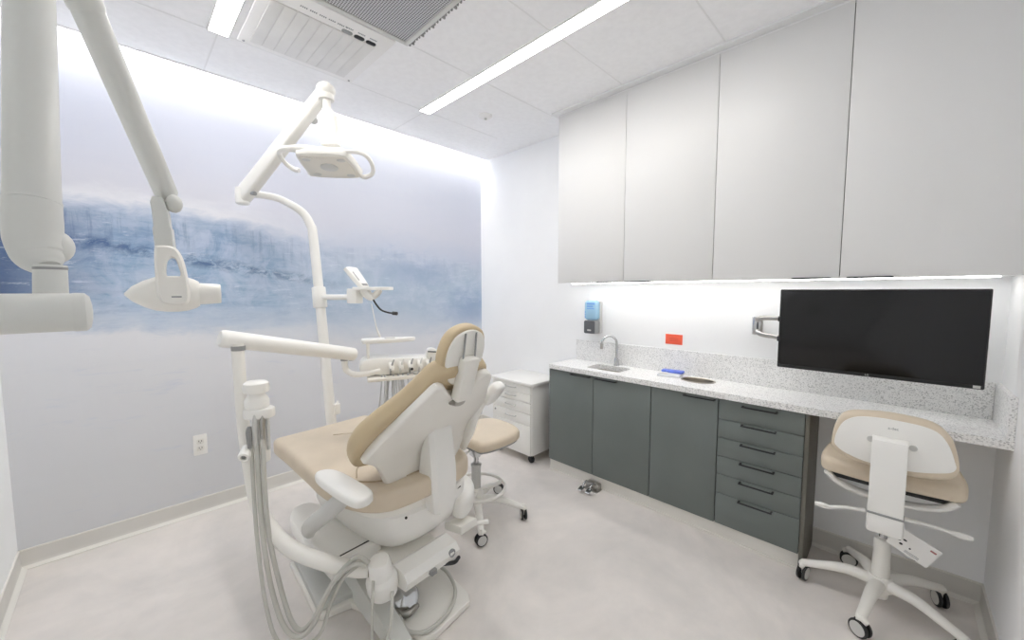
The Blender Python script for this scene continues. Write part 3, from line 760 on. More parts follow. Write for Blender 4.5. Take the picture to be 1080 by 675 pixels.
# seat
so = smooth_closed([V(p) for p in ((-.215, -.14), (-.205, -.205), (-.15, -.222), (-.05, -.224), (.1, -.205), (.19, -.14), (.21, 0), (.19, .14), (.1, .205), (-.05, .222), (-.15, .220), (-.205, .202), (-.215, .14), (-.222, 0))], 5)
b = B(); b.cushion(so, .642, .703, .028, .004, zfun=lambda x, y: .004*(abs(y)/.2)**2); obj('seat', b, 'tan', t)
b = B(); b.prism(inset(so, .03), .618, .640, .006); obj('seat_pan', b, 'dark', t)
b = B(); b.tube([(-.19, .195, .640), (-.185, .15, .600), (-.165, .06, .572), (-.165, -.06, .572), (-.185, -.15, .600), (-.19, -.195, .640)], .013, 10, flat=1.7); b.tube([(.12, .18, .64), (.10, .12, .595), (.08, .0, .575), (.10, -.12, .595), (.12, -.18, .64)], .012, 10, flat=1.6)
obj('seat_frame', b, 'white', t)
for s, y1, y2, z1, z2 in ((1, .06, .20, .50, .473), (-1, -.05, -.21, .512, .517)):
    b = B(); b.tube([(-.17, y1, z1), (-.18, (y1+y2)/2, (z1+z2)/2+.004), (-.185, y2-.02*s, z2)], [.009, .007, .007], 10); b.tube([(-.185, y2-.025*s, z2), (-.186, y2, z2), (-.187, y2+.03*s, z2)], [.008, .013, .008], 10, flat=.7); obj('lever', b, 'white', t)
b = B(); b.rod((0, 0, .33), (0, 0, .51), .014, 18); b.rod((-.0, 0, .43), (0, 0, .50), .022, 18, .003); obj('gas_lift', b, 'chrome', t)
b = B(); b.lathe([(.034, .075), (.036, .11), (.033, .15), (.030, .24), (.030, .312), (.026, .320), (.015, .322)], (0, 0, 0)); obj('column', b, 'offwhite', t)
b = B(); b.lathe([(.03, .05), (.032, .06), (.03, .09)], (0, 0, 0)); b.lathe([(.036, .085), (.05, .09), (.052, .125), (.04, .15)], (0, 0, 0)); obj('hub', b, 'offwhite', t)
five_star(t, .278, math.radians(98), .118, .085, 'offwhite', wr=.037, turn=1.2)
# hang tag
tm = frame((bx+.075, -.085, .42), (-.1, -.62, .62), (.35, -.55, -.72))
tm = frame((2.19-2.385, -.087, .418), V((0, -.80, -.38)), V((0, -.50, .86)))
b = B(); b.box((-.066, -.045, -.0006), (.066, .045, .0006), 0, tm); b.tube([(bx+.07, -.04, .49), (bx+.072, -.05, .478), (2.19-2.385, -.058, .470)], .0012, 6)
tg = obj('hang_tag', b, 'card', t)
b = B()
for x, y, w, h in ((-.045, -.004, .022, .010), (-.028, .006, .016, .008), (-.03, -.016, .014, .010), (-.002, -.014, .008, .008)): b.ball(tm @ V((x, y, .0008)), 1, w*.4, h*.45, .0006, tm)
obj('picture', b, 'text_dark', tg)
for k in range(3):
    b = B(); b.box((-.01, -.030+k*-.004, .0007), (.035, -.0285+k*-.004, .0011), 0, tm); obj('print', b, 'text_grey', tg)
b = B(); b.box((.040, .024, .0007), (.058, .031, .0011), 0, tm); obj('stamp', b, 'text_red', tg)

# ------------------------------------------------------------------ dental chair (local x across, local -y towards the head)
TH = math.radians(5)
t = thing('dental_chair', 'tan and white reclining dental chair in the middle of the room', 'dental chair', (.92, 1.889, 0), TH)
chair = t
def P3(u, v, z): return V((u, -v, z))
def o2(pts, n=4): # outline in (u, v) -> (x, y) CCW
    q = [V((u, -v)) for u, v in pts]
    return smooth_closed(q, n) if n > 1 else q
def ccw(o):
    a = sum(o[i-1].x*o[i].y-o[i].x*o[i-1].y for i in range(len(o)))
    return o if a > 0 else list(reversed(o))
seat_h = [(0, .45), (.12, .445), (.22, .42), (.29, .34), (.325, .2), (.335, .05), (.325, -.1), (.315, -.3), (.305, -.45), (.300, -.58), (.285, -.648), (.22, -.668), (0, -.672)]
seat_o = seat_h + [(-u, v) for u, v in reversed(seat_h[1:-1])]
def seat_z(x, y):
    v = -y
    return .018*max(0, (v-.05)/.35)**2 - .010*math.exp(-((v-.05)/.25)**2) + .012*(abs(x)/.33)**4
b = B(); b.cushion(ccw(o2(seat_o)), .508, .595, .030, .006, zfun=seat_z); so_ = obj('seat_cushion', b, 'tan', t)
def on_seat(u, v): return P3(u, v, .5995+.0*u+seat_z(u, -v))
b = B()
for pts in ([(-.04, -.44), (.06, -.36), (.12, -.22), (.16, -.06), (.21, .1)], [(-.25, .17), (-.20, .26), (-.11, .33), (.0, .345)], [(-.22, .16), (-.15, .05), (-.02, .01)]):
    q = smooth_open([V((u, v, 0)) for u, v in pts], 5)
    b.tube([on_seat(p.x, p.y) for p in q], .004, 6, smooth=False)
obj('seam', b, 'seam', so_)
# backrest frame: along-direction a, rearward normal n
AV = V((0, -.682, .732)); NV = V((0, -.732, -.682))     # rear side normal (towards head, down)
def bf(off=0.0): return frame(P3(0, .24, .62)+NV*off, (1, 0, 0), AV) 
FB = frame(P3(0, .24, .62), (1, 0, 0), AV)                # local z = x cross a
zs = 1 if (FB.to_3x3() @ V((0, 0, 1))).dot(NV) > 0 else -1  # sign that points to the rear
shell_l = [(-.285, .125), (-.288, .16), (-.265, .298), (-.221, .415), (-.183, .520), (-.158, .595), (-.146, .612), (-.125, .612), (-.10, .598), (-.075, .572), (-.05, .545), (-.02, .530)]
shell_r = [(.02, .530), (.05, .545), (.062, .575), (.068, .612), (.085, .638), (.115, .640), (.150, .618), (.175, .572), (.200, .515), (.240, .445), (.275, .35), (.298, .278), (.305, .16), (.30, .125)]
bot = [(.26, .10), (-.25, .10)]
so2 = ccw([V(p) for p in shell_l+shell_r+bot])
def zz(a, c): return (min(a*zs, c*zs), max(a*zs, c*zs))
z0, z1 = zz(-.045, .0)
def bend_shell():
    # flat outline in (u, t); the lower end of the shell turns down to the vertical
    lo_pts = [(-.150, .0), (-.178, .035), (-.195, .08), (-.225, .125), (-.262, .152), (-.292, .170)]
    ro_pts = [(.300, .170), (.285, .12), (.24, .05), (.20, .01), (.12, .0)]
    sl = [(u, s_) for u, s_ in shell_l if s_ > .2]; sr = [(u, s_) for u, s_ in shell_r if s_ > .2]
    out = [V(p) for p in lo_pts+sl+sr+ro_pts]
    bb = B(); bb.prism(ccw(out), 0, .040, .009)
    for tt in [i*.02 for i in range(1, 14)]:
        bmesh.ops.bisect_plane(bb.bm, geom=bb.bm.verts[:]+bb.bm.edges[:]+bb.bm.faces[:], plane_co=(0, tt, 0), plane_no=(0, 1, 0))
    # centre line: straight for t >= .24, then an arc of .22 m, then vertical
    a0_ = math.atan2(.732, .682); v, z, t_ = .24+.682*.24, .62+.732*.24, .24
    path = {}
    n_ = 240; dt = .24/n_
    seq = [(t_, v, z, a0_)]
    for i in range(n_):
        k = min(1, (i+1)/n_*1.25); a = a0_+(math.radians(93)-a0_)*(k*k*(3-2*k))
        v -= math.cos(a)*dt; z -= math.sin(a)*dt; t_ -= dt; seq.append((t_, v, z, a))
    seq.reverse()
    for p in bb.bm.verts:
        u, t2, w_ = p.co
        if t2 >= .24: vv, zz2, a = .24+.682*t2, .62+.732*t2, a0_
        else:
            i = max(0, min(n_, int(round(t2/dt)))); _, vv, zz2, a = seq[i]
        # inner thickness goes to the front: normal towards the foot and up
        p.co = P3(u, vv-math.sin(a)*w_, zz2+math.cos(a)*w_)
    return bb
bsh = obj('backrest_shell', bend_shell(), 'offwhite', t, 50)
ch = [(0, .02), (.22, .03), (.285, .07), (.318, .15), (.326, .226), (.312, .30), (.265, .385), (.205, .475), (.170, .56), (.150, .62), (.115, .655), (.05, .660), (0, .658)]
co = ccw(smooth_closed([V(p) for p in ch+[(-u, s) for u, s in reversed(ch[1:-1])]], 3))
FC = frame(P3(0, .24, .62)-NV*.042, (1, 0, 0), AV)
if zs > 0:
    FC = FC @ Matrix.Rotation(PI, 4, 'Y'); co = ccw([V((-p.x, p.y)) for p in co])
b = B(); b.cushion(co, -.004, .085, .040, .008, FC); obj('backrest_cushion', b, 'tan_edge', t)
# rear column of the backrest
b = B()
col_pts = [(.44, .36, .474, -.015, .098), (.50, .36, .476, -.022, .112), (.58, .36, .474, -.026, .118), (.63, .36, .466, -.022, .122), (.70, .36, .447, -.012, .130), (.76, .37, .424, .0, .138), (.82, .39, .412, .008, .145)]
b.loft([[P3(u0, v0, z), P3(u0, v1-.018, z), P3(u0+.018, v1, z), P3(u1-.018, v1, z), P3(u1, v1-.018, z), P3(u1, v0, z)] for z, v0, v1, u0, u1 in col_pts]); obj('backrest_support', b, 'white', t)
# headrest: pad, rear shell, block, rods
HP = frame(P3(0, .60, 1.08), (1, 0, 0), V((0, -.309, .951)))
hzs = 1 if (HP.to_3x3() @ V((0, 0, 1))).dot(V((0, -1, 0))) > 0 else -1
hl = [(0, -.030), (.045, -.024), (.090, .014), (.112, .080), (.112, .150), (.086, .206), (.042, .232), (0, .239)]
ho = ccw(smooth_closed([V(p) for p in hl+[(-u, s) for u, s in reversed(hl[1:-1])]], 4))
HF = HP if hzs < 0 else HP @ Matrix.Rotation(PI, 4, 'Y')
b = B(); b.cushion(ccw([V((p.x, p.y)) for p in ho]), -.014, .048, .030, .006, HF); hd = obj('headrest', b, 'tan_edge', t)
b = B(); b.prism(ccw(inset(ho, .014)), -.024, -.006, .006, HF); o = obj('headrest_shell', b, 'offwhite', hd); o['label'] = 'white rear plate of the headrest'
b = B(); b.prism(rrect(-.042, -.075, .042, .118, .014), .024, .068, .010, HF @ Matrix.Rotation(PI, 4, 'Y')); obj('headrest_block', b, 'offwhite', hd)
b = B()
for x in (-.03, .035): b.rod(HF @ V((x, .10, -.045)), HF @ V((x*.9, .215, -.024)), .004, 10)
obj('headrest_rod', b, 'midgrey', hd)
b = B(); b.tube([HF @ V((0, -.05, -.045)), HF @ V((0, -.09, -.045)), P3(0, .575, .975)], .026, 12, flat=.5); obj('headrest_glide', b, 'steel', hd)
# armrests
def armrest(s):
    pad = smooth_closed([V((x, y)) for x, y in ((-.20, -.030), (-.19, .022), (-.12, .045), (.03, .052), (.15, .048), (.195, .02), (.20, -.02), (.16, -.042), (.03, -.050), (-.12, -.048))], 4)
    if s < 0:
        fr = frame(P3(-.365, .325, .655), (P3(-.06, 1, .06)).normalized(), V((1, .06, 0)))
        b = B(); b.cushion(ccw(pad), -.005, .032, .016, .006, fr if (fr.to_3x3() @ V((0, 0, 1))).z > 0 else fr @ Matrix.Rotation(PI, 4, 'X')); a = obj('armrest', b, 'white', t)
        b = B(); b.tube([P3(-.365, .36, .655), P3(-.366, .30, .60), P3(-.366, .16, .49), P3(-.365, .02, .385), P3(-.362, -.03, .34)], [.034, .036, .036, .038, .04], 14, flat=.72); obj('armrest_post', b, 'lightgrey', a)
    else:
        fr = frame(P3(.285, .545, .950), (P3(0, .6, .75)).normalized(), V((1, .1, 0)))
        pad2 = [V((p.x*.32, p.y*.85)) for p in pad]
        b = B(); b.cushion(ccw(pad2), -.02, .028, .02, .004, fr); a = obj('armrest', b, 'white', t)
        b = B(); b.tube([P3(.275, .51, .93), P3(.275, .44, .84), P3(.285, .37, .72), P3(.30, .30, .62)], [.018, .022, .030, .03], 12, flat=.7); obj('armrest_post', b, 'white', a)
armrest(-1); armrest(1)
# upper casting under the seat
cu = [(-.20, -.28), (-.235, -.05), (-.235, .15), (-.205, .30), (-.15, .375), (-.02, .405), (.12, .395), (.26, .35), (.33, .24), (.34, .10), (.26, .0), (.22, -.28)]
co2 = ccw(o2(cu, 4))
b = B()
rings = []
for k, z in ((.60, .270), (.82, .285), (.93, .32), (.985, .37), (1.0, .42), (1.0, .455), (.97, .468), (.9, .472)):
    rings.append([V(((p.x-.03)*k+.03, (p.y+.05)*k-.05, z)) for p in co2])
b.loft(rings); up = obj('upper_casting', b, 'white', t)
b = B(); b.prism(ccw(o2([(-.24, -.36), (-.27, 0), (-.26, .24), (-.19, .36), (0, .40), (.19, .36), (.26, .24), (.27, 0), (.24, -.36)], 4)), .466, .530, .012); obj('seat_frame', b, 'offwhite', t)
# rounded end lobe and slot on the rear right
b = B(); b.cushion(ccw(o2([(.17, .36), (.22, .27), (.33, .17), (.395, .18), (.405, .25), (.35, .34), (.25, .41), (.18, .42)], 4)), .31, .405, .03, .004); obj('pivot_cover', b, 'white', t)
b = B(); b.tube([P3(.06, .404, .452), P3(.22, .370, .452)], .0035, 8, smooth=False); b.ball(P3(-.12, .392, .45), .006); obj('slot_line', b, 'dark', t)
# toe board support under the foot end
b = B(); b.prism(ccw(o2([(-.24, -.62), (-.24, -.30), (.24, -.30), (.24, -.62)], 1)), .475, .522, .012); obj('legrest_pan', b, 'lightgrey', t)
# side boxes on the near side
b = B(); b.prism(ccw([V((p.x, p.y)) for p in [V((x, -y)) for x, y in ((-.375, .235), (-.37, .0), (-.33, -.05), (-.20, -.05), (-.15, -.02), (-.15, .235))]]), .215, .300, .012); o = obj('junction_cover', b, 'white', t)
b = B(); b.box((-.372, -.205, .296), (-.155, -.198, .3022), .0005); obj('slot', b, 'dark', o)
b = B(); b.prism(ccw(smooth_closed([V((x, -y)) for x, y in ((-.365, .02), (-.36, -.18), (-.335, -.32), (-.27, -.395), (-.2, -.36), (-.18, -.22), (-.18, .02))], 3)), .215, .289, .014); obj('hinge_cover', b, 'white', t)
b = B(); b.prism(ccw(o2([(-.35, .0), (-.345, -.18), (-.32, -.30), (-.26, -.37), (-.19, -.34), (-.19, .0)], 1)), .175, .216, .004); obj('hinge_base', b, 'midgrey', t)
# lower structure: cross beam, lift arm, pump
b = B(); b.loft([[P3(u, v, z) for v, z in ((.36, .25), (.40, .275), (.47, .265), (.495, .235), (.48, .195), (.38, .185))] for u in (-.19, -.12, .06, .10)]); cb = obj('cross_beam', b, 'white', t)
b = B(); b.lathe([(.018, 0), (.018, .006), (.013, .007), (.012, .003), (.001, .003)], P3(.055, .488, .238), P3(0, .9, .12), 20); obj('pivot_bolt', b, 'midgrey', cb)
b = B(); b.box((-.075, -.508, .206), (-.045, -.478, .23), .003); obj('switch', b, 'midgrey', cb)
b = B(); b.loft([[P3(u, v, z) for u, z in ((-.17, .185), (.06, .185), (.06, .255), (-.17, .255))] for v in (-.3, .42)]); obj('lift_arm', b, 'offwhite', t)
b = B(); b.box((-.15, -.28, .09), (-.06, -.05, .185), .02); b.rod(P3(-.14, .30, .135), P3(-.05, .30, .135), .035, 18, .006); obj('pump', b, 'dark', t)
b = B(); b.rod(P3(-.20, .27, .12), P3(-.13, .33, .12), .03, 18, .004); obj('pump_cap', b, 'midgrey', t)
# floor plate and side beam
pl = ccw([V((x, -y)) for x, y in ((-.34, -.33), (-.16, -.34), (.12, -.34), (.155, .0), (.155, .25), (.115, .535), (.085, .575), (-.13, .59), (-.17, .56), (-.215, .36), (-.27, .17), (-.385, .135), (-.40, .11))])
b = B(); b.prism(pl, .002, .032, .006); obj('base_plate', b, 'offwhite', t)
b = B(); b.loft([[P3(u, v, z) for u, z in ((-.255+du, .026), (-.165+du, .026), (-.175+du, h), (-.245+du, h))] for v, du, h in ((-.30, .02, .19), (.0, .02, .17), (.20, -.005, .135), (.45, -.03, .085), (.56, -.045, .06))]); obj('base_beam', b, 'xwhite', t)
b = B(); b.prism(ccw([V((x, -y)) for x, y in ((-.33, -.31), (-.16, -.33), (-.2, .17), (-.27, .15), (-.385, .12), (-.39, .09))]), .030, .062, .02); obj('umbilical_cover', b, 'xwhite', t)
b = B(); b.box((-.12, -.10, .03), (.10, .26, .19), .012); obj('base_column', b, 'offwhite', t)
# right hand lever
b = B(); b.tube([P3(.20, .38, .27), P3(.27, .42, .25), P3(.335, .455, .245)], [.012, .010, .013], 10); b.prism(ccw(o2([(.14, .34), (.25, .36), (.27, .44), (.16, .44)], 1)), .245, .29, .01); obj('release_lever', b, 'offwhite', t)
b = B(); b.tube([P3(.02, .47, .195), P3(.07, .49, .185), P3(.115, .47, .175)], .009, 8); obj('side_latch', b, 'dark', t)

# ------------------------------------------------------------------ foot control with its cable on the base plate
t = thing('foot_control', 'round chrome foot control disc with coiled cable on the chair base plate', 'foot control', (.86, 1.56, .033), world=True)
def Wc(u, v, z):
    c, s = math.cos(TH), math.sin(TH); return V((.92+u*c+v*s, 1.889+u*s-v*c, z))
dc = Wc(-.135, .385, .085); dn = V((-.42, -.62, .66)).normalized()
b = B(); b.lathe([(.035, -.032), (.054, -.030), (.061, -.018), (.064, -.004), (.064, .002), (.062, .006), (.058, .005), (.046, .007), (.001, .011)], dc, dn, 32); obj('disc', b, 'chrome', t)
b = B(); b.tube([dc+dn*-.01+V((-.05, .02, -.03)), dc+V((-.02, -.055, -.03)), dc+V((.04, -.045, -.03))], [.014, .016, .012], 10); b.box(tuple(dc+V((-.06, -.04, -.043))), tuple(dc+V((.03, .03, -.02))), .008); obj('bracket', b, 'steel', t)
b = B(); cz = .045
b.tube([dc+V((-.05, -.04, -.028)), Wc(-.185, .44, cz), Wc(-.20, .51, cz), Wc(-.15, .565, cz), Wc(-.05, .565, cz), Wc(.03, .53, cz), Wc(.085, .47, cz+.005), Wc(.11, .38, cz+.02), Wc(.10, .29, .075), Wc(.05, .24, .12), Wc(.02, .22, .17)], .0085, 10, 6); obj('cable', b, 'hose', t)

# ------------------------------------------------------------------ assistant's arm and delivery unit
t = thing('delivery_unit', 'white delivery arm unit with hanging handpieces beside the dental chair', 'delivery unit', (.62, 1.52, .20), world=True)
# knuckle
kc = Wc(-.25, .40, .252)
b = B(); b.lathe([(.036, -.078), (.056, -.070), (.063, -.04), (.064, .0), (.060, .009), (.047, .020), (.045, .085), (.040, .094), (.001, .096)], kc, V((-.16, -.12, .97)), 26); obj('knuckle', b, 'white', t)
b = B(); b.tube([(.668, 1.50, .30), (.62, 1.535, .305), (.529, 1.628, .335), (.454, 1.734, .369), (.404, 1.83, .43), (.372, 1.90, .519), (.359, 1.944, .636), (.353, 1.985, .771), (.350, 2.01, .90), (.350, 2.037, 1.175), (.350, 2.04, 1.215)], [.034, .033, .032, .031, .030, .029, .027, .025, .0245, .0245, .0245], 18, 6); obj('support_tube', b, 'offwhite', t)
a0 = V((.290, 2.053, 1.243)); a1 = V((.905, 2.135, 1.092))
b = B(); b.tube([a0-(a1-a0)*.0, a0+(a1-a0)*.012, a0+(a1-a0)*.03, a1-(a1-a0)*.03, a1-(a1-a0)*.01, a1], [.030, .037, .038, .036, .034, .028], 22, smooth=False); obj('spring_arm', b, 'white', t)
b = B(); b.rod((.352, 2.038, 1.185), (.352, 2.038, 1.205), .027, 18); b.rod((.85, 2.145, 1.063), (.85, 2.145, 1.08), .020, 18); b.rod((.885, 2.14, 1.06), (.885, 2.14, 1.073), .012, 12); obj('joint', b, 'midgrey', t)
b = B(); b.tube([(.852, 2.14, 1.085), (.852, 2.148, 1.04), (.862, 2.145, 1.005), (.90, 2.12, .982), (.96, 2.095, .985), (1.02, 2.07, .995)], .0165, 14); obj('lower_link', b, 'white', t)
# head: local axis e along the row of handpieces
E_ = V((.925, -.38, 0)); F_ = V((-.38, -.925, 0))      # F_ faces the camera side
HO = V((1.10, 2.06, 1.0))
fh = frame(HO, E_, V((0, 0, 1)))                       # local z = E x Z
fz = 1 if (fh.to_3x3() @ V((0, 0, 1))).dot(F_) > 0 else -1
def hp(x, y, d): return fh @ V((x*1.4, y, d*fz))
body = ccw(smooth_closed([V(p) for p in ((-.13, -.01), (-.125, .05), (-.08, .068), (.02, .062), (.12, .055), (.165, .045), (.175, .005), (.15, -.02), (.05, -.035), (-.06, -.035))], 4)); body = [V((p.x*1.4, p.y)) for p in body]
zl = sorted((-.12*fz, .03*fz))
b = B(); b.prism(body, zl[0], zl[1], .022, fh); dh = obj('delivery_head', b, 'white', t)
b = B(); b.prism(rrect(-.15, -.062, .14, -.040, .008), sorted((-.05*fz, .06*fz))[0], sorted((-.05*fz, .06*fz))[1], .006, fh); obj('handle_bar', b, 'offwhite', dh)
for k in range(5):
    x = -.015+k*.038
    b = B(); b.tube([hp(x-.004, .035, .02), hp(x, .018, .045), hp(x+.003, -.005, .052)], [.010, .015, .012], 10); hb = obj('holder', b, 'white', dh)
    b = B(); b.tube([hp(x+.012, .052, .035), hp(x+.004, .03, .05), hp(x-.002, .0, .056), hp(x-.004, -.03, .052)], [.004, .006, .0065, .005], 10); obj('handpiece', b, 'midgrey' if k in (0, 2, 4) else 'lightgrey', hb)
b = B(); b.lathe([(.008, 0), (.008, .004), (.001, .005)], hp(.065, -.002, .064), F_, 14); obj('knob', b, 'text_dark', dh)
b = B(); b.prism(ccw(smooth_closed([V(p) for p in ((.185, .05), (.19, .095), (.22, .105), (.26, .085), (.295, .05), (.28, .03), (.21, .03))], 3)), sorted((-.03*fz, .03*fz))[0], sorted((-.03*fz, .03*fz))[1], .008, fh); kp = obj('control_pad', b, 'white', dh)
b = B(); b.tube([hp(.135, .088, .032), hp(.17, .083, .032)], .0035, 8, smooth=False); obj('display', b, 'text_dark', kp)
b = B(); b.prism(rrect(.19, -.028, .33, -.016, .005), sorted((-.03*fz, .03*fz))[0], sorted((-.03*fz, .03*fz))[1], .004, fh); obj('bracket', b, 'lightgrey', dh)
# tray above the head
b = B(); b.rod((.968, 2.108, .995), (.968, 2.108, 1.148), .0095, 14); tp = obj('tray_post', b, 'white', t)
b = B(); b.prism(ccw(smooth_closed([V(p) for p in ((-.145, -.02), (-.14, .05), (-.04, .065), (.05, .055), (.155, .02), (.06, -.04), (-.05, -.045), (-.13, -.04))], 4)), -.010, .014, .006, frame((1.085, 2.09, 1.158), E_, V((.38, .925, 0)))); tr = obj('tray', b, 'white', t)
b = B(); b.prism(rrect(-.03, -.018, .03, .018, .01), .013, .018, .002, frame((1.085, 2.075, 1.158), E_, V((.38, .925, 0)))); obj('tray_button', b, 'lightgrey', tr)
# handpiece hoses
for k, (x, sw, dp) in enumerate(((-.052, -.012, .0), (-.040, -.004, .01), (-.006, .004, .0), (.012, .022, .01), (.030, .010, .0), (.050, -.004, .01), (.075, -.012, .0), (.090, -.035, .01), (.138, -.012, .0))):
    p = [hp(x, -.03, .04+dp), hp(x+sw*.2, -.10, .045+dp), hp(x+sw, -.20, .04), hp(x+sw*1.6, -.30, .02), hp(x+sw*1.5+.005, -.36, -.02), hp(x+sw*.8+.02, -.33, -.06), hp(x*.6, -.2, -.08), hp(x*.4, -.05, -.07)]
    b = B(); b.tube(p, .0045, 8, 6); obj('hose', b, 'hose2', t)

# assistant's instrument holder on the support tube
b = B(); b.lathe([(.030, 0), (.047, .004), (.050, .02), (.046, .042), (.036, .050), (.001, .052)], (.388, 1.925, 1.012), (0, 0, 1), 24)
b.lathe([(.036, -.055), (.046, -.05), (.047, -.02), (.036, .0), (.030, .012)], (.388, 1.925, 1.0), (0, 0, 1), 24); hld = obj('holder_turret', b, 'white', t)
b = B(); b.prism(ccw(smooth_closed([V((.337, 1.93)), V((.36, 1.885)), V((.42, 1.868)), V((.45, 1.90)), V((.43, 1.95)), V((.37, 1.965))], 4)), .905, .948, .008); obj('holder_tray', b, 'white', hld)
b = B(); b.box((.37, 1.91, .70), (.43, 1.96, .93), .015); obj('holder_back', b, 'white', hld)
for k, (x, y, z1, z0, r, m_) in enumerate(((.372, 1.888, .935, .78, .011, 'lightgrey'), (.396, 1.878, .925, .80, .010, 'steel'), (.418, 1.885, .93, .77, .009, 'lightgrey'), (.352, 1.895, .88, .79, .012, 'midgrey'))):
    b = B(); b.tube([(x, y, z1), (x-.004, y-.004, (z0+z1)/2+.02), (x-.002, y-.002, z0)], [r*.7, r, r*.8], 12); obj('suction_tip', b, m_, hld)
b = B(); b.lathe([(.020, -.035), (.023, -.03), (.023, .025), (.019, .032), (.011, .033), (.010, .024), (.001, .024)], (.335, 1.90, .77), V((-.45, -.85, -.25)), 20); vv = obj('valve_knob', b, 'white', hld)
b = B(); b.lathe([(.0095, 0), (.001, .001)], V((.335, 1.90, .77))+V((-.45, -.85, -.25)).normalized()*.0255, V((-.45, -.85, -.25)), 16); obj('valve_bore', b, 'midgrey', vv)
# assistant's hoses: down from the holder, a low loop, up to the knuckle
hs = [[(.372, 1.885, .80), (.366, 1.85, .62), (.362, 1.80, .42), (.370, 1.74, .24), (.392, 1.68, .11), (.425, 1.625, .075), (.465, 1.585, .115), (.50, 1.556, .21), (.54, 1.53, .30), (.60, 1.49, .355), (.645, 1.475, .335)],
      [(.392, 1.876, .82), (.384, 1.84, .62), (.384, 1.80, .42), (.400, 1.74, .24), (.418, 1.685, .12), (.44, 1.64, .085), (.475, 1.60, .13), (.515, 1.57, .22), (.56, 1.54, .31), (.62, 1.50, .37), (.655, 1.47, .345)],
      [(.354, 1.893, .80), (.348, 1.86, .60), (.342, 1.80, .40), (.345, 1.73, .2), (.365, 1.67, .07), (.42, 1.61, .035), (.49, 1.57, .08), (.53, 1.55, .20), (.57, 1.52, .30), (.62, 1.49, .345)]]
for k, p in enumerate(hs):
    b = B(); b.tube(p, (.0095, .0095, .0075, .006)[k], 10, 6); obj('vacuum_hose', b, 'hose', t)
b = B(); b.tube([Wc(-.24, .46, .22), Wc(-.29, .52, .14), Wc(-.36, .54, .07), Wc(-.44, .52, .02), Wc(-.50, .47, .012)], .007, 8); obj('vacuum_hose', b, 'hose', t)
b = B(); b.tube([Wc(-.30, .42, .28), Wc(-.325, .45, .18), Wc(-.335, .46, .08), Wc(-.36, .49, .014), Wc(-.42, .53, .012)], .0065, 8); obj('vacuum_hose', b, 'hose', t)

# ------------------------------------------------------------------ dental light on its pole
t = thing('dental_light', 'white dental light on a tall curved pole at the foot of the dental chair', 'dental light', (.94, 2.64, .50), world=True)
b = B(); b.tube([(.945, 2.628, .545), (.942, 2.634, .62), (.934, 2.70, 1.2), (.924, 2.775, 1.78), (.912, 2.792, 1.883), (.872, 2.812, 1.962), (.79, 2.845, 2.018), (.72, 2.868, 2.043), (.60, 2.905, 2.052)], [.032, .032, .031, .0295, .028, .0255, .023, .022, .022], 18, 7); obj('pole', b, 'white', t)
b = B(); b.tube([(.945, 2.63, .56), (.93, 2.64, .52), (.85, 2.655, .505), (.76, 2.62, .495), (.74, 2.50, .485), (.80, 2.35, .465), (.86, 2.20, .44)], [.036, .040, .040, .040, .040, .038, .036], 14, flat=.8); obj('pole_mount', b, 'white', t)
b = B(); b.box((.955, 2.60, .63), (.995, 2.635, .70), .005); b.tube([(.975, 2.615, .70), (.985, 2.612, .715)], .006, 8, smooth=False); obj('cable_clip', b, 'white', t)
jb = V((.572, 2.925, 2.035)); jt = V((.823, 2.205, 2.500))
b = B(); b.lathe([(.030, -.055), (.038, -.048), (.040, .02), (.036, .045), (.022, .052)], jb+V((-.005, -.005, .0)), (0, 0, 1), 22); obj('lower_joint', b, 'white', t)
d = (jt-jb).normalized()
fa = frame(jb, d, V((0, 0, 1))); 
def bar(w0, h0, w1, h1, p, q):
    L_ = (q-p).length; f_ = frame(p, (q-p), V((0, 0, 1)))
    return [[f_ @ V((x, y, z)) for y, z in rr] for x, rr in [(xx*L_, rrect_(w0+(w1-w0)*xx, h0+(h1-h0)*xx)) for xx in (0, .02, .5, .98, 1.0)]]
def rrect_(w, h):
    return [(p.x, p.y) for p in rrect(-h/2, -w/2, h/2, w/2, min(w, h)*.3, 3)]
b = B(); b.loft(bar(.064, .105, .056, .072, jb+d*.01, jt-d*.01)); obj('spring_arm', b, 'offwhite', t)
b = B(); b.rod(jb+d*.09+V((-.0, -.02, -.042)), jb+d*.09+V((.012, -.055, -.050)), .012, 12, .002); obj('pivot_screw', b, 'midgrey', t)
b = B(); b.ball(jt-d*.045+V((.012, -.02, -.03)), .013); obj('pivot_screw', b, 'dark', t)
b = B(); b.ball(jt-d*.20+V((.045, .0, .0)), .024); obj('knob', b, 'lightgrey', t)
b = B(); b.ball(jt, .048, 1, 1, .85); b.rod(jt+V((0, 0, -.05)), jt+V((0, 0, -.01)), .040, 20, .004); obj('upper_joint', b, 'offwhite', t)
b = B(); b.rod(jt+V((.0, -.005, -.045)), jt+V((.0, -.010, -.115)), .020, 18); nk = obj('neck', b, 'offwhite', t)
b = B(); n0 = jt+V((.0, -.012, -.10)); n1 = V((.800, 2.100, 2.185)); 
f0 = frame(n0, V((.70, -.71, 0)), V((.71, .70, 0))); 
rings = []
for k, (p, w, dd) in enumerate(((n0, .022, .022), (n0+V((.004, -.008, -.03)), .036, .026), (n0.lerp(n1, .45), .045, .026), (n0.lerp(n1, .92), .047, .028), (n1, .044, .024))):
    f_ = frame(p, V((.70, -.71, 0)), V((.71, .70, 0))); rings.append([f_ @ V((q.x, q.y, 0)) for q in rrect(-w, -dd, w, dd, .012, 3)])
b.loft(rings); obj('yoke_block', b, 'offwhite', t)
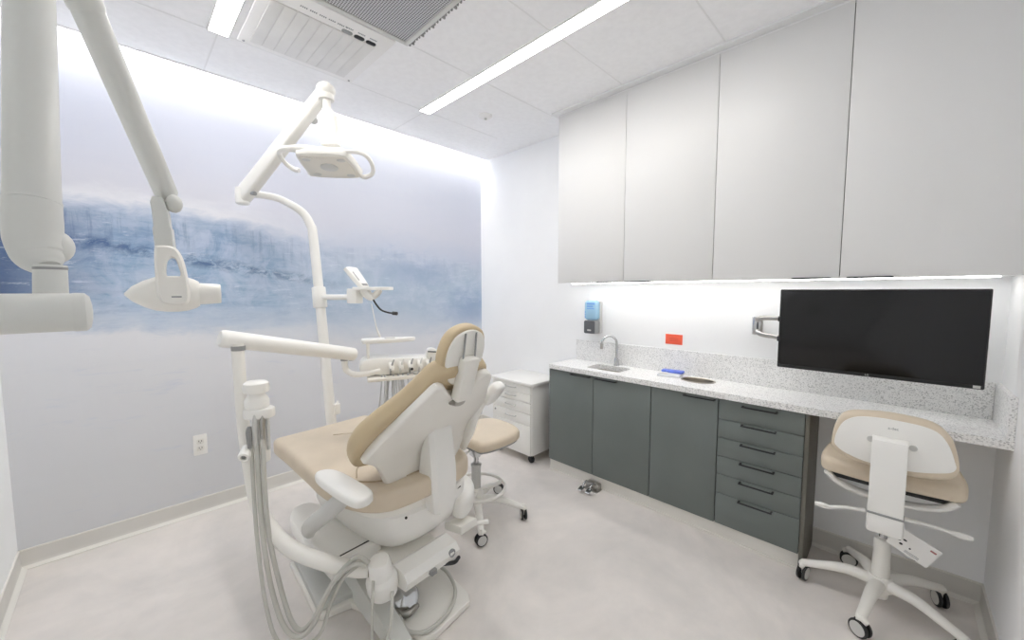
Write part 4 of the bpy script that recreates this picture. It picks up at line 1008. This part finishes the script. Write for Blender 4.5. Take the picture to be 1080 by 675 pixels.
# lamp head, a shallow rounded plate facing down towards the chair
lx = V((.72, -.69, -.02)); ly = V((.67, .67, -.32))
fl = frame((.816, 2.164, 2.090), lx, ly)
fl2 = 1 if (fl.to_3x3() @ V((0, 0, 1))).z > 0 else -1
lo_ = ccw(smooth_closed([V(p) for p in ((-.165, -.085), (-.172, .03), (-.15, .09), (.14, .09), (.165, .03), (.15, -.07), (.12, -.105), (0, -.115), (-.13, -.108))], 4)); lo_ = [V((p.x*.84, p.y)) for p in lo_]
zz_ = sorted((0, .05*fl2))
b = B(); b.prism(lo_, zz_[0], zz_[1], .014, fl); hd = obj('lamp_head', b, 'offwhite', t)
zc = -.003*fl2
b = B(); b.prism(ccw(inset(lo_, .016)), min(zc, .004*fl2), max(zc, .004*fl2), .001, fl); obj('lens', b, 'lens', hd)
b = B(); b.prism([V((.045*math.cos(2*PI*i/28), .032*math.sin(2*PI*i/28)-.01)) for i in range(28)], min(-.006*fl2, 0), max(-.006*fl2, 0), .001, fl); obj('light_window', b, 'lightgrey', hd)
for x, y in ((-.09, .055), (.09, .055), (-.09, -.07), (.085, -.07)):
    b = B(); b.prism([V((x+.022*math.cos(2*PI*i/20), y+.012*math.sin(2*PI*i/20))) for i in range(20)], min(-.006*fl2, 0), max(-.006*fl2, 0), .001, fl); obj('light_spot', b, 'lightgrey', hd)
for s, pts in ((-1, [(.0, -.085, .035), (-.10, -.095, .04), (-.20, -.09, .04), (-.236, -.06, .035), (-.238, .0, .025), (-.215, .04, .018), (-.185, .045, .012)]), (1, [(.10, -.09, .035), (.16, -.09, .035), (.205, -.075, .03), (.222, -.02, .02), (.205, .05, .012), (.155, .085, .010), (.12, .075, .015)])):
    b = B(); b.tube([fl @ V((x, y, z*fl2)) for x, y, z in pts], [.022, .020, .015, .012, .011, .013, .013] if s < 0 else [.012, .012, .011, .011, .011, .013, .010], 12, flat=1.0); obj('handle', b, 'white', hd)

# touchpad arm and small tray on the pole
t = thing('pole_bracket', 'white bracket arm on the light pole carrying a small tray', 'bracket', (.95, 2.68, 1.33), world=True)
b = B(); b.rod((.932, 2.718, 1.335), (.930, 2.735, 1.470), .043, 22, .005); obj('collar', b, 'white', t)
b = B(); b.rod((.945, 2.69, 1.405), (1.045, 2.50, 1.405), .018, 16); obj('rod', b, 'white', t)
b = B(); b.box((-.035, -.035, -.05), (.04, .035, .045), .008, frame((1.058, 2.475, 1.415), V((.47, -.88, 0)), V((.88, .47, 0)))); obj('joint_block', b, 'white', t)
b = B(); b.prism(ccw(smooth_closed([V(p) for p in ((-.02, -.05), (.08, -.055), (.20, -.04), (.215, 0), (.20, .04), (.08, .055), (-.02, .05))], 3)), -.008, .012, .004, frame((1.075, 2.435, 1.458), V((.58, -.81, 0)), V((.81, .58, 0)))); obj('tray', b, 'white', t)
b = B(); b.tube([(1.085, 2.42, 1.45), (1.10, 2.40, 1.42), (1.12, 2.37, 1.405), (1.14, 2.33, 1.43), (1.15, 2.31, 1.45)], [.018, .022, .022, .02, .016], 10); obj('tray_support', b, 'offwhite', t)
t = thing('dental_handset', 'white handheld device with a black cord resting in the pole bracket', 'dental device', (1.07, 2.44, 1.40), world=True)
c0 = V((1.036, 2.478, 1.588)); c1 = V((1.118, 2.345, 1.395))
f_ = frame(c0, c1-c0, V((.86, .50, 0)))
L_ = (c1-c0).length
b = B(); b.prism(ccw(smooth_closed([V(p) for p in ((0, -.050), (.03, -.055), (.13, -.044), (.19, -.022), (L_, -.012), (L_, .012), (.19, .022), (.13, .046), (.03, .056), (0, .050))], 4)), -.014, .014, .007, f_); dv = obj('body', b, 'white', t)
zf = 1 if (f_.to_3x3() @ V((0, 0, 1))).dot(V((-.5, -.8, .3))) > 0 else -1
b = B(); b.box((.135, -.026, .012 if zf > 0 else -.0155), (.152, .026, .0155 if zf > 0 else -.012), .001, f_); b.box((.04, -.03, .012 if zf > 0 else -.0148), (.11, -.018, .0148 if zf > 0 else -.012), .001, f_); obj('band', b, 'midgrey', dv)
b = B(); b.tube([c1, c1+V((.012, -.02, -.035)), c1+V((.03, -.05, -.07)), c1+V((.055, -.095, -.085)), c1+V((.075, -.13, -.088))], .0055, 10); b.tube([c1+V((.068, -.12, -.088)), c1+V((.085, -.145, -.090))], .011, 10, smooth=False); obj('cord', b, 'dark', t)
b = B(); b.tube([c1+V((-.01, .0, -.03)), c1+V((.0, -.03, -.16)), c1+V((.008, -.045, -.21)), c1+V((.018, -.06, -.25))], [.0025, .003, .007, .007], 8, 4); obj('pendant', b, 'white', t)

# ------------------------------------------------------------------ x-ray unit on the left wall
t = thing('xray_unit', 'large pale grey folding x-ray arm with pointed tube head in the left foreground', 'x-ray machine', (XL, 1.002, 1.38), world=True)
b = B(); b.prism(rrect(-.13, -.16, .13, .16, .02), 0, .05, .012, frame((XL, 1.002, 1.40), (0, 1, 0), (0, 0, 1))); obj('wall_mount', b, 'xwhite', t)
ha, hb_ = V((XL+.03, 1.002, 1.406)), V((-.0475, 1.021, 1.406))
b = B(); b.tube([ha, hb_], .0328, 26, smooth=False); arm = obj('extension_arm', b, 'xwhite', t)
dd = (hb_-ha).normalized()
b = B(); b.lathe([(.0333, -.012), (.0337, -.008), (.0333, .003), (.027, .009), (.012, .0115), (.001, .012)], hb_, dd, 26); obj('end_cap', b, 'xwhite', arm)
b = B(); b.tube([(-.0865, 1.0675, 1.430), (-.0845, 1.0690, 1.489)], [.0215, .0205], 24, smooth=False); obj('pivot', b, 'xwhite', t)
b = B(); b.rod((-.0845, 1.069, 1.4805), (-.0845, 1.069, 1.4850), .0212, 24); obj('pivot_seam', b, 'midgrey', t)
b = B(); b.tube([(-.0890, 1.0730, 1.484), (-.0930, 1.0790, 1.493), (-.0985, 1.0870, 1.508), (-.1020, 1.0925, 1.535), (-.1015, 1.0950, 1.565), (-.1008, 1.098, 1.602)], [.018, .027, .0335, .0362, .0362, .0355], 28, 5)
b.ball((-.0805, 1.100, 1.524), .0265, 1, 1, 1.15); b.tube([(-.101, 1.100, 1.53), (-.0815, 1.100, 1.526)], [.030, .0265], 20, smooth=False)
elb = obj('elbow', b, 'xwhite', t)
b = B(); b.tube([(-.1008, 1.098, 1.598), (-.0990, 1.1184, 1.676), (-.0946, 1.2343, 2.0096), (-.094, 1.292, 2.166)], [.0350, .0342, .0345, .0345], 26, 4); b.rod((-.1008, 1.0978, 1.597), (-.1006, 1.0992, 1.602), .0361, 28); obj('lower_arm', b, 'xwhite', t)
ct = V((-.080, 1.305, 2.195))
b = B(); b.ball(ct, .050); b.tube([ct, ct+V((.02, .03, -.015)), ct+V((.042, .07, -.045))], [.040, .040, .036], 20); obj('top_joint', b, 'xwhite', t)
ua0, ua1 = V((-.040, 1.365, 2.163)), V((.1114, 1.5529, 1.733))
b = B(); b.tube([ua0, ua0.lerp(ua1, .1), ua0.lerp(ua1, .5), ua0.lerp(ua1, .94), ua1], [.032, .0315, .030, .0285, .026], 24, smooth=False); obj('upper_arm', b, 'xwhite', t)
ud = (ua1-ua0).normalized()
b = B(); b.tube([ua0.lerp(ua1, -.04), ua0.lerp(ua1, .0), ua0.lerp(ua1, .13), ua0.lerp(ua1, .145)], [.030, .035, .0345, .032], 26, smooth=False); b2 = B(); b2.ball(ua0.lerp(ua1, .055)+V((-.012, -.030, .012)), .007, 1.8, 1, 1); col_ = obj('arm_collar', b, 'xwhite', t); obj('collar_slot', b2, 'dark', col_)
b = B(); b.tube([ua1-ud*.03, ua1+ud*.003, ua1+ud*.02], [.0285, .028, .018], 20); b.ball(V((.1255, 1.520, 1.698)), .020, 1, 1, 1.3); hj = obj('head_joint', b, 'xwhite', t)
b = B(); b.box((.088, 1.512, 1.688), (.095, 1.524, 1.712), .001); obj('stop_tab', b, 'dark', hj)
hx = V((.992, -.122, 0)); hy = V((0, 0, 1)); hz_ = V((-.122, -.992, 0))   # head frame: x to the right of the viewer
HC = V((.1154, 1.5176, 1.4349))
fh2 = frame(HC, hx, hy)        # local z faces the room
def slab(b, rows, dz):
    b.loft([[fh2 @ V((x, y, z)) for x, z in ((c-w, -dz), (c-w*.8, dz), (c+w*.8, dz), (c+w, -dz))] for y, c, w in rows]); return b
b = slab(B(), ((.19, -.019, .021), (.235, -.021, .020), (.262, -.025, .018), (.275, -.026, .012)), .018)
slab(b, ((.118, -.016, .026), (.13, -.016, .024), (.19, -.019, .0235)), .020); obj('head_neck', b, 'xwhite', t)
# yoke: closed loop with an eye
outer = ccw(smooth_closed([V(p) for p in ((-.036, .125), (-.028, .135), (.002, .134), (.018, .118), (.028, .08), (.034, .02), (.033, -.018), (.02, -.032), (-.015, -.030), (-.034, -.012), (-.038, .06))], 5))
inner = ccw(smooth_closed([V(p) for p in ((-.014, .053), (-.012, .088), (-.003, .102), (.007, .098), (.013, .078), (.016, .053), (.001, .049))], 5))
def ring_plate(outer, inner, z0, z1, fr):
    b = B()
    res = [[fr @ V((q.x, q.y, z)) for q in inset(outer, ins)] for ins, z in ((.006, z0), (0, z0+.006), (0, z1-.008), (.006, z1))]
    resi = [[fr @ V((q.x, q.y, z)) for q in inset(inner, ins)] for ins, z in ((-.003, z0), (0, z0+.004), (0, z1-.004), (-.003, z1))]
    b.loft(res, cap=False); b.loft(resi, cap=False)
    for r0, r1 in ((res[0], resi[0]), (res[3], resi[3])):
        vo = [b.bm.verts.new(p) for p in r0]; vi = [b.bm.verts.new(p) for p in r1]
        es = [b.bm.edges.new((v[i], v[(i+1) % len(v)])) for v in (vo, vi) for i in range(len(v))]
        bmesh.ops.triangle_fill(b.bm, use_beauty=True, edges=es)
    bmesh.ops.remove_doubles(b.bm, verts=b.bm.verts[:], dist=1e-5)
    return b
yk = obj('yoke', ring_plate(outer, inner, .022, .060, fh2), 'offwhite', t)
b = B(); b.box((-.006, -.010, .0597), (.016, -.006, .0603), 0, fh2); obj('print', b, 'text_grey', yk)
# tube head: pointed rear, round body, narrow cone at the right
b = B(); b.lathe([(.003, -.108), (.008, -.104), (.022, -.092), (.038, -.068), (.048, -.045), (.0525, -.020), (.053, .005), (.050, .028), (.043, .046), (.036, .056)], HC, hx, 32); hdx = obj('tube_head', b, 'offwhite', t)
b = B(); b.lathe([(.030, .046), (.0325, .058), (.0315, .075), (.0300, .100), (.0290, .106), (.027, .108), (.001, .109)], HC, hx, 28); obj('beam_cone', b, 'offwhite', hdx)
b = B(); b.lathe([(.0512, -.022), (.0520, -.020), (.0520, -.018)], HC, hx, 32); obj('head_seam', b, 'lightgrey', hdx)

# ------------------------------------------------------------------ camera, colour management
cam = bpy.data.cameras.new('camera'); co_ = bpy.data.objects.new('camera', cam); COL.objects.link(co_)
f_px, yaw, pitch, roll = 410.686, math.radians(45.1227), math.radians(4.2141), math.radians(-.0452)
fw = V((math.sin(yaw)*math.cos(pitch), math.cos(yaw)*math.cos(pitch), -math.sin(pitch)))
rt = V((math.cos(yaw), -math.sin(yaw), 0)); upv = rt.cross(fw)
r2 = rt*math.cos(roll)+upv*math.sin(roll); u2 = -rt*math.sin(roll)+upv*math.cos(roll)
mw = Matrix.Identity(4)
for i in range(3): mw[i][0], mw[i][1], mw[i][2], mw[i][3] = r2[i], u2[i], -fw[i], (0, 0, 1.4418)[i]
co_.matrix_world = mw
cam.sensor_fit = 'HORIZONTAL'; cam.sensor_width = 36.0; cam.lens = f_px*36.0/1080; cam.clip_start = .02
SC.camera = co_
w = bpy.data.worlds.new('world'); SC.world = w; w.use_nodes = True
w.node_tree.nodes['Background'].inputs[0].default_value = (.8, .85, .9, 1); w.node_tree.nodes['Background'].inputs[1].default_value = .3
vs = SC.view_settings; vs.view_transform = 'Standard'; vs.look = 'None'; vs.gamma = 1.0; vs.use_curve_mapping = False; vs.exposure = 0.66
SC.cycles.max_bounces = 20; SC.cycles.diffuse_bounces = 16; SC.cycles.use_denoising = True
SC.cycles.sample_clamp_indirect = 6.0
